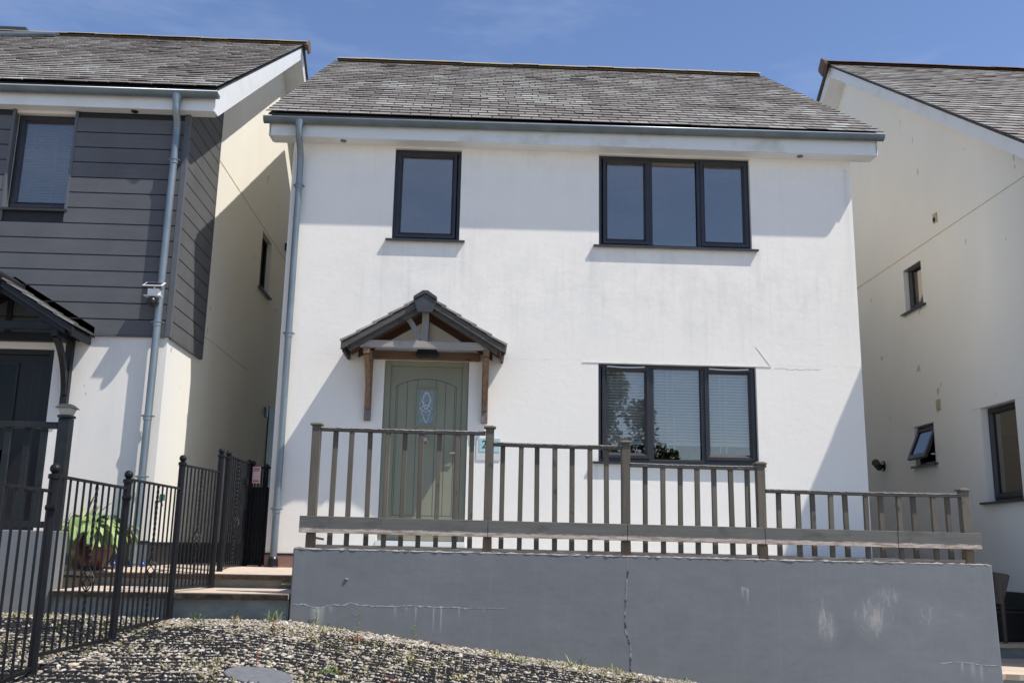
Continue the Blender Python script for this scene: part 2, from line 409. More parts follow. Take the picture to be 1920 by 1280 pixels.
def mat_gravel(name):
    m, nt, p = nodes_of(name)
    at = N(nt, 'ShaderNodeAttribute', attribute_name='tint')
    c = ramp(nt, at.outputs['Fac'], [(.0, (.10, .08, .06)), (.25, (.25, .205, .15)), (.5, (.40, .345, .265)), (.75, (.49, .44, .355)), (1.0, (.66, .63, .57))])
    c = mixc(nt, math_(nt, 'MULTIPLY', ramp(nt, noise(nt, (1, 1, 1), 60, 4), [(.4, 0), (.7, 1)]), .35), c, (.22, .19, .16))
    nt.links.new(c, p.inputs['Base Color']); p.inputs['Roughness'].default_value = .85
    MATS[name] = m
mat_gravel('gravel_stone')

def mat_ground():
    m, nt, p = nodes_of('ground_soil')
    c = ramp(nt, noise(nt, (1, 1, 1), 38, 6, .8), [(.30, (.16, .145, .125)), (.5, (.34, .31, .27)), (.7, (.46, .43, .385))])
    nt.links.new(c, p.inputs['Base Color']); p.inputs['Roughness'].default_value = .95
    bump(nt, p, noise(nt, (1, 1, 1), 50, 4), .8, .02)
    MATS['ground_soil'] = m
mat_ground()

# ---------------------------------------------------------------- mesh helpers
COL = scene.collection
def org(parent):
    v = Vector((0, 0, 0))
    while parent is not None:
        v += parent.location; parent = parent.parent
    return v

class MB:
    def __init__(s, T=None):
        s.v = []; s.f = []; s.t = []; s.T = T or (lambda a, b, c: (a, b, c)); s.has_t = False
    def add(s, vs, fs, tint=0.0):
        n = len(s.v)
        s.v += [s.T(*p) for p in vs]; s.t += [tint] * len(vs)
        s.f += [tuple(i + n for i in f) for f in fs]
        if tint: s.has_t = True
    def box(s, x0, x1, y0, y1, z0, z1, tint=0.0):
        s.add([(x0, y0, z0), (x1, y0, z0), (x1, y1, z0), (x0, y1, z0), (x0, y0, z1), (x1, y0, z1), (x1, y1, z1), (x0, y1, z1)],
              [(0, 3, 2, 1), (4, 5, 6, 7), (0, 1, 5, 4), (1, 2, 6, 5), (2, 3, 7, 6), (3, 0, 4, 7)], tint)
    def hexa(s, pts, tint=0.0):
        s.add(pts, [(0, 3, 2, 1), (4, 5, 6, 7), (0, 1, 5, 4), (1, 2, 6, 5), (2, 3, 7, 6), (3, 0, 4, 7)], tint)
    def prism(s, poly, a0, a1, axis, tint=0.0):
        """poly: list of 2D points; extruded along axis ('x','y','z')"""
        def P(p, a):
            return {'x': (a, p[0], p[1]), 'y': (p[0], a, p[1]), 'z': (p[0], p[1], a)}[axis]
        n = len(poly)
        s.add([P(p, a0) for p in poly] + [P(p, a1) for p in poly],
              [tuple(range(n))[::-1], tuple(range(n, 2 * n))] + [(i, (i + 1) % n, n + (i + 1) % n, n + i) for i in range(n)], tint)
    def tube(s, pts, r, seg=10, caps=True, tint=0.0, flat=None):
        pts = [Vector(p) for p in pts]
        rr = r if isinstance(r, (list, tuple)) else [r] * len(pts)
        vs = []; prev = None
        for i, p in enumerate(pts):
            d = (pts[min(i + 1, len(pts) - 1)] - pts[max(i - 1, 0)]).normalized()
            ref = Vector((0, 1, 0)) if abs(d.z) > .9 or prev is not None and False else (Vector((0, 0, 1)) if abs(d.z) < .9 else Vector((0, 1, 0)))
            a = d.cross(ref).normalized()
            if prev is not None:
                a = (prev - d * prev.dot(d)).normalized()
            prev = a
            b = d.cross(a)
            for k in range(seg):
                t = 2 * math.pi * (k + .5) / seg
                vs.append(tuple(p + a * math.cos(t) * rr[i] + b * math.sin(t) * rr[i]))
        fs = []
        for i in range(len(pts) - 1):
            for k in range(seg):
                k2 = (k + 1) % seg
                fs.append((i * seg + k, i * seg + k2, (i + 1) * seg + k2, (i + 1) * seg + k))
        if caps:
            fs.append(tuple(range(seg))[::-1]); fs.append(tuple(range((len(pts) - 1) * seg, len(pts) * seg)))
        s.add(vs, fs, tint)
    def lathe(s, c, prof, seg=16, tint=0.0):
        vs = []
        for r, z in prof:
            for k in range(seg):
                t = 2 * math.pi * k / seg
                vs.append((c[0] + r * math.cos(t), c[1] + r * math.sin(t), c[2] + z))
        fs = []
        for i in range(len(prof) - 1):
            for k in range(seg):
                k2 = (k + 1) % seg
                fs.append((i * seg + k, i * seg + k2, (i + 1) * seg + k2, (i + 1) * seg + k))
        fs.append(tuple(range(seg))[::-1]); fs.append(tuple(range((len(prof) - 1) * seg, len(prof) * seg)))
        s.add(vs, fs, tint)
    def build(s, name, mat, parent=None, bevel=0, smooth=False, label=None, world_loc=None, segs=2):
        o0 = org(parent) + Vector(world_loc or (0, 0, 0))
        me = bpy.data.meshes.new(name)
        me.from_pydata([(a - o0.x, b - o0.y, c - o0.z) for a, b, c in s.v], [], s.f)
        if s.has_t:
            at = me.attributes.new('tint', 'FLOAT', 'POINT'); at.data.foreach_set('value', s.t)
        me.update()
        if smooth:
            me.polygons.foreach_set('use_smooth', [True] * len(me.polygons))
        me.materials.append(MATS[mat])
        ob = bpy.data.objects.new(name, me); COL.objects.link(ob)
        if world_loc: ob.location = world_loc
        ob.parent = parent
        if bevel:
            b = ob.modifiers.new('bevel', 'BEVEL'); b.width = bevel; b.segments = segs; b.limit_method = 'ANGLE'; b.angle_limit = math.radians(40)
        if label: ob['label'] = label
        return ob

def thing(name, label, cat, loc=(0, 0, 0), group=None):
    o = bpy.data.objects.new(name, None); COL.objects.link(o); o.location = loc
    o.empty_display_size = .2
    o['label'] = label; o['category'] = cat
    if group: o['group'] = group
    return o
def tag(o, label, cat, group=None, kind=None):
    o['label'] = label
    if kind: o['kind'] = kind
    o['category'] = cat
    if group: o['group'] = group
    return o
def struct(o, label=None):
    o['kind'] = 'structure'
    if label: o['label'] = label
    return o

def sheet(mb, u0, u1, z0, z1, holes, depth, d0=0.0):
    """a wall face in (u, d, z) with reveals running back into each opening"""
    us = sorted({u0, u1, *[h[0] for h in holes], *[h[1] for h in holes]}); zs = sorted({z0, z1, *[h[2] for h in holes], *[h[3] for h in holes]})
    us = [u for u in us if u0 <= u <= u1]; zs = [z for z in zs if z0 <= z <= z1]
    for i in range(len(us) - 1):
        for j in range(len(zs) - 1):
            uc, zc = (us[i] + us[i + 1]) / 2, (zs[j] + zs[j + 1]) / 2
            if any(h[0] < uc < h[1] and h[2] < zc < h[3] for h in holes): continue
            mb.add([(us[i], d0, zs[j]), (us[i + 1], d0, zs[j]), (us[i + 1], d0, zs[j + 1]), (us[i], d0, zs[j + 1])], [(0, 1, 2, 3)])
    for a, b, c, d in holes:
        mb.add([(a, d0, c), (a, depth, c), (a, depth, d), (a, d0, d)], [(0, 1, 2, 3)])
        mb.add([(b, d0, c), (b, depth, c), (b, depth, d), (b, d0, d)], [(3, 2, 1, 0)])
        mb.add([(a, d0, d), (a, depth, d), (b, depth, d), (b, d0, d)], [(0, 1, 2, 3)])
        mb.add([(a, d0, c), (a, depth, c), (b, depth, c), (b, d0, c)], [(3, 2, 1, 0)])

def window(parent, T, u0, u1, z0, z1, lights, glass='window_glass', recess=.055, sill=.07, sill_d=.045, blind=None, vents=False, label=None, fz=(.0, .0), tilt=None):
    """lights: (ua, ub, opening) glass extents in u; frame bars fill the rest"""
    mb = MB(T); D0, D1 = recess, recess + .07
    fw = .042
    mb.box(u0 + .003, u1 - .003, D0, D1, z1 - fw, z1 - .003); mb.box(u0 + .003, u1 - .003, D0, D1, z0 + .003, z0 + fw)
    mb.box(u0 + .003, u0 + fw, D0, D1, z0 + fw, z1 - fw); mb.box(u1 - fw, u1 - .003, D0, D1, z0 + fw, z1 - fw)
    for i in range(len(lights) - 1):
        a, b = lights[i][1], lights[i + 1][0]; c = (a + b) / 2 + (.012 if lights[i][2] else -.012) if lights[i][2] != lights[i + 1][2] else (a + b) / 2
        mb.box(c - .03, c + .03, D0 + .002, D1, z0 + fw, z1 - fw)
    w = mb.build('window', 'anthracite_upvc', parent, .005, label=label)
    for (a, b, op) in lights:
        gz0, gz1 = (z0 + .115, z1 - .088) if op else (z0 + .058, z1 - .042)
        if op and not tilt:
            c = MB(T)
            o_, dd = .055, D0 - .014
            A0, A1, Z0, Z1 = a - .058, b + .058, z0 + .045, z1 - .026
            c.prism([(A0, Z0), (A1, Z0), (A1, gz0), (A0, gz0)], dd, D1 - .01, 'y') if False else None
            # four mitred casement bars with a sloping inner bead
            for k, (p, q, r, s_) in enumerate((((A0, Z0), (A1, Z0), (b, gz0), (a, gz0)), ((A1, Z0), (A1, Z1), (b, gz1), (b, gz0)), ((A1, Z1), (A0, Z1), (a, gz1), (b, gz1)), ((A0, Z1), (A0, Z0), (a, gz0), (a, gz1)))):
                mid1 = ((p[0] * .45 + s_[0] * .55), (p[1] * .45 + s_[1] * .55)); mid2 = ((q[0] * .45 + r[0] * .55), (q[1] * .45 + r[1] * .55))
                c.hexa([(p[0], dd, p[1]), (q[0], dd, q[1]), (mid2[0], dd, mid2[1]), (mid1[0], dd, mid1[1]), (p[0], D1 - .012, p[1]), (q[0], D1 - .012, q[1]), (mid2[0], D1 - .012, mid2[1]), (mid1[0], D1 - .012, mid1[1])])
                c.hexa([(mid1[0], dd, mid1[1]), (mid2[0], dd, mid2[1]), (r[0], D0 + .018, r[1]), (s_[0], D0 + .018, s_[1]), (mid1[0], D1 - .012, mid1[1]), (mid2[0], D1 - .012, mid2[1]), (r[0], D1 - .012, r[1]), (s_[0], D1 - .012, s_[1])])
            c.build('casement', 'anthracite_upvc', w)
        if not tilt:
            g = MB(T); g.box(a - .01, b + .01, D0 + .028, D0 + .034, gz0 - .01, gz1 + .01)
            g.v = g.v; g.build('pane', glass, w)
            if vents and op:
                v = MB(T); n = 12
                for k in range(n):
                    t0, t1 = k / n, (k + 1) / n
                    ua, ub = a + (b - a) * t0, a + (b - a) * t1
                    za, zb = z1 - .036 - .010 * math.sin(math.pi * t0), z1 - .036 - .010 * math.sin(math.pi * t1)
                    v.hexa([(ua, D0 - .022, za), (ub, D0 - .022, zb), (ub, D0 - .01, zb), (ua, D0 - .01, za), (ua, D0 - .022, za + .013), (ub, D0 - .022, zb + .013), (ub, D0 - .01, zb + .013), (ua, D0 - .01, za + .013)])
                v.build('trickle_vent', 'plastic_white', w)
    if tilt:
        a, b, _ = lights[0]
        A0, A1, Z0, Z1 = u0 + .03, u1 - .03, z0 + .05, z1 - .03
        H = Z1 - Z0
        def Tt(u, d, z):
            s = (Z1 - z); return T(u, D0 - .01 - s * math.sin(tilt) + d * math.cos(tilt), Z1 - s * math.cos(tilt) - d * math.sin(tilt))
        c = MB(Tt)
        c.box(A0, A1, 0, .05, Z0, Z0 + .07); c.box(A0, A1, 0, .05, Z1 - .06, Z1)
        c.box(A0, A0 + .06, 0, .05, Z0 + .07, Z1 - .06); c.box(A1 - .06, A1, 0, .05, Z0 + .07, Z1 - .06)
        cs = c.build('casement', 'anthracite_upvc', w, .004)
        g = MB(Tt); g.box(A0 + .055, A1 - .055, .02, .026, Z0 + .065, Z1 - .055); g.build('pane', glass, w)
        g = MB(T); g.box(u0 + .04, u0 + .06, D0 - .10, D0 + .02, z0 + .12, z0 + .14); g.build('window_stay', 'plastic_white', w)
    if sill:
        s = MB(T); s.prism([(-sill_d, z0 - .020), (D0 + .01, z0 - .020), (D0 + .01, z0 + .004), (-sill_d, z0 - .006)], u0 - sill, u1 + sill, 'x'); s.box(u0 - sill, u1 + sill, -sill_d - .004, -sill_d, z0 - .034, z0 - .004)
        s.build('sill', 'anthracite_sill', w)
    if blind:
        for (a, b, op) in lights:
            if blind.get('only') is not None and (a, b, op) not in [lights[i] for i in blind['only']]: continue
            s = MB(T); z = z1 - .06; dz = blind.get('pitch', .036); zb = z0 + blind.get('gap', .1); k = 0
            while z > zb:
                h = -.0145
                s.hexa([(a - .03, D1 + .03, z + h), (b + .03, D1 + .03, z + h), (b + .03, D1 + .044, z - h), (a - .03, D1 + .044, z - h),
                        (a - .03, D1 + .03, z + h + .0016), (b + .03, D1 + .03, z + h + .0016), (b + .03, D1 + .044, z - h + .0016), (a - .03, D1 + .044, z - h + .0016)])
                z -= dz
            s.box(a - .03, b + .03, D1 + .03, D1 + .055, z + .0, z + .022)
            for q in (blind.get('cords') or (.3,)):
                uu = a + (b - a) * q
                s.box(uu - .006, uu + .006, D1 + .02, D1 + .024, z0 + .14, z1 - .05)
            s.build('blind', blind.get('mat', 'blind_white'), w)
    return w

def slate_plane(mb, x0, x1, y0, z0, y1, z1, expo=.22, w=.25, seed=3, skip=None):
    r = random.Random(seed)
    L = math.hypot(y1 - y0, z1 - z0); dy, dz = (y1 - y0) / L, (z1 - z0) / L; ny, nz_ = -dz, dy
    if nz_ < 0: ny, nz_ = -ny, -nz_
    rows = int(math.ceil(L / expo))
    colt = r.uniform(0, 6)
    for j in range(rows):
        v0 = j * expo; v1 = min(v0 + expo + .05, L)
        off = (w / 2 if j % 2 else 0)
        xs = [x0]; x = x0 + w - off
        while x < x1 - .03:
            xs.append(x); x += w * r.uniform(.96, 1.04)
        xs.append(x1)
        for i in range(len(xs) - 1):
            a, b = xs[i] + .008, xs[i + 1] - .008
            t = min(1, max(.05, r.gauss(.54, .115) + .12 * math.sin(colt + int((xs[i] - x0) / w * 1.0) * 2.4) + .10 * math.sin(j * .8 + xs[i] * 1.7)))
            lift = r.choice((0, 0, 0, .003, .007)) * r.random(); dv = r.uniform(-.006, .006)
            t1, t2 = .019 + lift, .003
            vb, vt = v0 + dv, v1
            def Q(u, v, n): return (u, y0 + dy * v + ny * n, z0 + dz * v + nz_ * n)
            e1, e2 = r.uniform(0, .002), r.uniform(0, .002)
            mb.add([Q(a, vb, t1 - .009), Q(b, vb, t1 - .009), Q(b, vt, t2 - .003), Q(a, vt, t2 - .003), Q(a, vb, t1 + e1), Q(b, vb, t1 + e2), Q(b, vt, t2 + .003), Q(a, vt, t2 + .003)],
                   [(0, 3, 2, 1), (4, 5, 6, 7), (1, 2, 6, 5), (2, 3, 7, 6), (3, 0, 4, 7)], t)
            mb.add([Q(a, vb, t1 - .009), Q(b, vb, t1 - .009), Q(b, vb, t1 + e2), Q(a, vb, t1 + e1)], [(0, 1, 2, 3)], -.5)  # near-black front edge: dirt and each course's shadow line put into the tint
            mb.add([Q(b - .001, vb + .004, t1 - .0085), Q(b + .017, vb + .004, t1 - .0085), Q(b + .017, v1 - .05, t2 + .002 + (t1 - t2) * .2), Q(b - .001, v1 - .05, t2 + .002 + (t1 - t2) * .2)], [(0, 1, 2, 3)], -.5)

def gutter(parent, x0, x1, yc, zl, zr, r=.062, brackets=()):
    mb = MB(); seg = 10
    def z(x): return zl + (zr - zl) * (x - x0) / (x1 - x0)
    prof = []
    for k in range(seg + 1):
        t = math.pi + math.pi * k / seg
        prof.append((math.cos(t) * r, math.sin(t) * r))
    inner = [(a * .93, b * .93) for a, b in prof[::-1]]
    full = prof + inner
    n = len(full)
    for xa, xb in ((x0, x1),):
        mb.add([(xa, yc + p[0], z(xa) + p[1]) for p in full] + [(xb, yc + p[0], z(xb) + p[1]) for p in full],
               [(i, (i + 1) % n, n + (i + 1) % n, n + i) for i in range(n)] + [])
    for xe in (x0, x1):
        mb.add([(xe, yc + p[0], z(xe) + p[1]) for p in prof], [tuple(range(len(prof)))])
    # rolled front bead
    g = mb.build('gutter', 'gutter_steel', parent, smooth=False)
    mb = MB(); mb.tube([(x0, yc - r, z(x0) + .004), (x1, yc - r, z(x1) + .004)], .0085, 8); mb.build('gutter_bead', 'bead_highlight', g, smooth=True)
    for xb, wd in brackets:
        c = MB(); rr = r + .004
        pr = [(math.cos(math.pi + math.pi * k / seg) * rr, math.sin(math.pi + math.pi * k / seg) * rr) for k in range(seg + 1)]
        full2 = pr + [(a * .95, b * .95) for a, b in pr[::-1]]; n2 = len(full2)
        c.add([(xb, yc + p[0], z(xb) + p[1] + .004) for p in full2] + [(xb + wd, yc + p[0], z(xb + wd) + p[1] + .004) for p in full2],
              [(i, (i + 1) % n2, n2 + (i + 1) % n2, n2 + i) for i in range(n2)] + [tuple(range(n2)), tuple(range(n2, 2 * n2))[::-1]])
        c.build('gutter_bracket', 'gutter_steel', g)
    return g

def downpipe(parent, pts, r, collars, shoe=None):
    mb = MB(); mb.tube(pts, r, 16)
    # hopper at the gutter outlet
    p0 = pts[0]
    mb.lathe((p0[0], p0[1], p0[2] - .02), [(r * 1.02, -.05), (r * 1.12, -.035), (r * 1.12, -.02), (r * 1.5, .05), (r * 1.5, .07)], 16)
    d = mb.build('downpipe', 'pipe_steel', parent, smooth=True)
    d.modifiers.new('es', 'EDGE_SPLIT').split_angle = math.radians(50)
    for (x, y, z) in collars:
        c = MB(); c.lathe((x, y, z), [(r + .001, -.045), (r + .006, -.04), (r + .006, .0), (r + .012, .003), (r + .012, .016), (r + .001, .018)], 16)
        c.box(x - r - .03, x - r, y - .006, y + .05, z + .0, z + .014); c.box(x + r, x + r + .022, y - .006, y + .05, z + .0, z + .014)
        c.build('pipe_clip', 'pipe_steel', d)
    if shoe:
        c = MB(); c.lathe(shoe, [(r * 1.05, .05), (r * 1.35, .03), (r * 1.5, -.05), (r * 1.6, -.06)], 16); c.build('drain_boot', 'plastic_black', d)
    return d

def house_shell(parent, matname, x0, x1, y0, y1, zb, ze, zr, yr, front_holes, left_holes, right_holes, side_mat_l=None, side_mat_r=None, front_mat=None, inner=True, ztop_f=None):
    """front, sides with gables, back and floors of one house"""
    f = MB(lambda u, d, z: (u, y0 + d, z)); sheet(f, x0, x1, zb, ze, front_holes, .14)
    w = f.build('wall', front_mat or matname, parent)
    slope = (zr - ze) / (yr - y0)
    for side, xs, holes, mt in (('l', x0, left_holes, side_mat_l), ('r', x1, right_holes, side_mat_r)):
        T = (lambda u, d, z, xs=xs: (xs + d, u, z)) if side == 'l' else (lambda u, d, z, xs=xs: (xs - d, u, z))
        s = MB(T); sheet(s, y0, y1, zb, ze, holes, .14)
        s.add([(y0, 0, ze), (y1, 0, ze), (yr, 0, zr)], [(0, 1, 2)])
        s.build('side_wall', mt or matname, parent)
    b = MB(); b.add([(x0, y1, zb), (x1, y1, zb), (x1, y1, ze), (x0, y1, ze)], [(0, 1, 2, 3)])
    b.build('rear_wall', matname, parent)
    fl = MB()
    for z in (zb + .35, 4.05, ze - .01):
        fl.box(x0 + .02, x1 - .02, y0 + .16, y1 - .02, z, z + .02)
    fl.box(x0 + .02, x1 - .02, y0 + 3.4, y0 + 3.45, zb, ze - .02)  # unseen partition added to keep the rooms behind the glass dark
    fl.build('interior_floor', 'interior_paint', parent)
    return w

# ================================================================= MAIN HOUSE
ORG = (1.15, 0.0, 1.5)
mh = thing('house', 'white rendered house with sage green front door, centre of the view', 'house', ORG)
XL, XR = -2.37, 4.69
holeA = (-1.099, -.267, 5.288, 6.487); holeB = (1.468, 3.390, 5.288, 6.495); holeC = (1.461, 3.385, 2.62, 3.803); holeD = (-1.108, -.098, 1.62, 3.779)
house_shell(mh, 'side_render', XL, XR, 0.0, 8.9, .4, 6.52, 9.75, 4.45, [holeA, holeB, holeC, holeD], [], [], front_mat='facade_render')
TM = lambda u, d, z: (u, d, z)
lB = [(1.584, 2.044, True), (2.166, 2.696, False), (2.825, 3.303, True)]
lC = [(1.572, 2.03, True), (2.159, 2.69, False), (2.82, 3.302, True)]
window(mh, TM, *holeA, [(-1.0, -.381, True)], glass='window_glass_upper', label='small upper window over the front door')
window(mh, TM, *holeB, lB, glass='window_glass_upper', label='wide upper window of three lights')
window(mh, TM, *holeC, lC, blind={'pitch': .036, 'gap': .23, 'cords': (.3, .45)}, vents=True, label='wide lower window with white venetian blinds')

# front door ------------------------------------------------
d = MB(); y = .075
d.box(-1.035, -.172, y, y + .045, 1.66, 3.715)
door = d.build('door', 'door_sage', mh, .004, label='sage green cottage style door')
fr = MB(); fr.box(-1.105, -1.035, .045, .125, 1.62, 3.776); fr.box(-.172, -.101, .045, .125, 1.62, 3.776); fr.box(-1.035, -.172, .045, .125, 3.715, 3.776); fr.build('door_frame', 'door_sage', door, .006)
th = MB(); th.box(-1.12, -.09, -.03, .13, 1.60, 1.655); th.build('threshold', 'pvc_white', door)
gr = MB()
def arch(x): return 3.56 - .09 * ((x + .603) / .36) ** 2
for x in (-.945, -.83, -.71, -.487, -.372, -.262):
    z1 = arch(x)
    if x in (-.71, -.487):
        gr.box(x - .003, x + .003, y - .001, y + .002, 3.44, z1); gr.box(x - .003, x + .003, y - .001, y + .002, 1.95, 2.99)
    else: gr.box(x - .003, x + .003, y - .001, y + .002, 1.95, z1)
for k in range(16):
    xa, xb = -.963 + .72 * k / 16, -.963 + .72 * (k + 1) / 16
    gr.hexa([(xa, y - .0015, arch(xa)), (xb, y - .0015, arch(xb)), (xb, y + .002, arch(xb)), (xa, y + .002, arch(xa)), (xa, y - .0015, arch(xa) + .008), (xb, y - .0015, arch(xb) + .008), (xb, y + .002, arch(xb) + .008), (xa, y + .002, arch(xa) + .008)])
gr.box(-.966, -.96, y - .001, y + .002, 1.95, arch(-.963)); gr.box(-.246, -.24, y - .001, y + .002, 1.95, arch(-.243)); gr.box(-.966, -.24, y - .001, y + .002, 1.944, 1.95)
gr.build('panel_moulding', 'door_groove', door)
gf = MB()
for a in ((-.715, -.69, 2.995, 3.445), (-.505, -.48, 2.995, 3.445), (-.69, -.505, 3.42, 3.445), (-.69, -.505, 2.995, 3.02)): gf.box(a[0], a[1], y - .014, y + .002, a[2], a[3])
gf.build('glazing_bead', 'door_sage', door, .003)
g = MB(); g.box(-.69, -.505, y - .006, y - .003, 3.02, 3.42)
MATS['leaded'] = simple('obscure_glass', (.16, .20, .22), (.24, .28, .30), .18, scale=25, bstr=.5, bscale=40, bdist=.004)
pane = g.build('glass_panel', 'obscure_glass', door)
ld = MB(); cx, cz = -.5975, 3.22
def lead(pts): ld.tube([(a, y - .009, b) for a, b in pts], .0035, 5)
lead([(cx + .045 * math.sin(t), cz + .10 + .085 * -math.cos(t)) for t in [k * math.pi / 6 for k in range(13)]])
lead([(cx, cz + .185), (cx + .052, cz + .08), (cx + .02, cz), (cx - .055, cz - .05), (cx - .02, cz - .14), (cx, cz - .185)])
lead([(cx, cz + .185), (cx - .052, cz + .08), (cx - .02, cz), (cx + .055, cz - .05), (cx + .02, cz - .14), (cx, cz - .185)])
lead([(cx - .08, cz - .01), (cx, cz + .035), (cx + .08, cz - .01), (cx, cz - .06), (cx - .08, cz - .01)])
ld.build('leadwork', 'plastic_white', door)
k = MB(); k.lathe((-.594, y - .02, 2.84), [(.012, -.03), (.03, -.02), (.034, .0), (.022, .025), (.014, .045)], 12)
k.tube([(-.594 + .035 * math.sin(t), y - .03, 2.80 - .035 * math.cos(t)) for t in [i * math.pi / 6 for i in range(13)]], .006, 6)
k.build('knocker', 'brass_pale', door, smooth=True)
h = MB(); h.box(-.215, -.19, y - .012, y, 2.56, 2.74); h.tube([(-.203, y - .01, 2.68), (-.203, y - .05, 2.68), (-.30, y - .05, 2.68)], .009, 8); h.build('handle', 'brass_pale', door)

# eaves, barge boards, gutter, roof --------------------------
SL = (10.0 - 6.785) / (4.45 + .28)
e = MB(); e.box(-2.63, 4.955, -.222, -.20, 6.505, 6.70)
fas = e.build('fascia', 'pvc_grubby', mh, .003)
j = MB()
for x in (-2.07, 1.10, 4.86): j.box(x, x + .018, -.225, -.222, 6.507, 6.69)
for x in np.arange(-1.6, 4.7, .8): j.box(x, x + .008, -.2235, -.222, 6.60, 6.608)
j.build('fascia_joint', 'pvc_white', fas)
e = MB(); e.box(-2.61, 4.94, -.20, .02, 6.512, 6.524); sof = e.build('soffit', 'pvc_white', mh)
for x in (-1.74, 4.01):
    v = MB(); v.lathe((x, -.11, 6.50), [(.0, -.002), (.035, .0), (.04, .008), (.04, .014)], 14); v.build('soffit_vent', 'gutter_steel', sof)
for xs, xo in ((-2.63, -2.37), (4.955, 4.69)):
    b = MB()
    for s0, s1, ys, ye in ((1, 1, -.222, 4.45), (-1, -1, 9.12, 4.45)):
        z0_ = 6.505
        pts = [(ys, z0_), (ys + s0 * .26, z0_ + .02), (4.45, 9.74), (4.45, 9.95), (ys, 6.72)]
        b.prism(pts, xs - .011, xs + .011, 'x')
        sf = [(ys + s0 * .02, z0_ + .008), (ys + s0 * .26, z0_ + .025), (4.45, 9.745), (4.45, 9.76), (ys + s0 * .24, z0_ + .04), (ys + s0 * .02, z0_ + .02)]
        b.prism(sf, min(xs, xo) + .012, max(xs, xo) - .002, 'x')
    b.build('barge_board', 'pvc_grubby', mh)
e = MB(); e.box(-2.62, 4.95, -.235, -.19, 6.70, 6.775)
e.build('eaves_felt', 'felt_black', mh)
rf = MB()
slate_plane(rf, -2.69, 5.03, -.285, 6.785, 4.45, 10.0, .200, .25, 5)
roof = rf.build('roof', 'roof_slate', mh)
bk = MB()
bk.hexa([(-2.66, -.24, 6.765), (5.0, -.24, 6.765), (5.0, 4.45, 9.955), (-2.66, 4.45, 9.955), (-2.66, -.24, 6.785), (5.0, -.24, 6.785), (5.0, 4.45, 9.985), (-2.66, 4.45, 9.985)])
bk.hexa([(-2.69, 4.45, 9.955), (5.03, 4.45, 9.955), (5.03, 9.2, 6.77), (-2.69, 9.2, 6.77), (-2.69, 4.45, 9.999), (5.03, 4.45, 9.999), (5.03, 9.2, 6.81), (-2.69, 9.2, 6.81)], .3)
bk.build('roof_deck', 'under_slate', roof)
def ridge(parent, x0, x1, yr, zr, mat, L=.45, jag=.004, w=.15, h=.085, caps=True):
    n = int(round((x1 - x0) / L)); L = (x1 - x0) / n; r = random.Random(3)
    mb = MB()
    for i in range(n):
        a, b = x0 + i * L, x0 + (i + 1) * L - .004; dz = r.uniform(-jag, jag)
        mb.prism([(yr - w, zr - h + .03 + dz), (yr - w + .02, zr - h + .05 + dz), (yr, zr + .035 + dz), (yr + w - .02, zr - h + .05 + dz), (yr + w, zr - h + .03 + dz), (yr, zr + .01 + dz)], a, b, 'x')
    mb.prism([(yr - w + .04, zr - h + .02), (yr, zr + .012), (yr + w - .04, zr - h + .02)], x0 + .01, x1 - .01, 'x')
    return mb.build('ridge_tiles', mat, parent, .006)
ridge(roof, -2.62, 4.95, 4.45, 10.055, 'lichen_ridge', w=.17, h=.105, jag=.007)
gt = gutter(mh, -2.70, 5.025, -.272, 6.70, 6.742, brackets=[(-2.43, .02), (-1.40, .02), (-1.0, .02), (-.7, .02), (.93, .018), (1.95, .02), (2.22, .05), (2.5, .02), (3.9, .02), (4.78, .02)])
j = MB()
j.box(2.20, 2.30, -.352, -.345, 6.66, 6.715)
downpipe(mh, [(-2.262, -.285, 6.63), (-2.262, -.285, 6.56), (-2.262, -.27, 6.50), (-2.262, -.17, 6.40), (-2.262, -.085, 6.30), (-2.262, -.066, 6.22), (-2.262, -.066, 1.38)], .040,
         [(-2.262, -.066, 5.92), (-2.262, -.066, 4.05), (-2.262, -.066, 1.98)], shoe=(-2.262, -.066, 1.40))
# plinth and damp course
p = MB(); p.box(XL - .002, -1.69, -.012, .0, 1.30, 1.47); p.build('plinth', 'plinth_red', mh)
p = MB(); p.box(XL - .004, 4.70, -.016, .0, 1.472, 1.492); p.build('damp_course', 'dpc_black', mh)
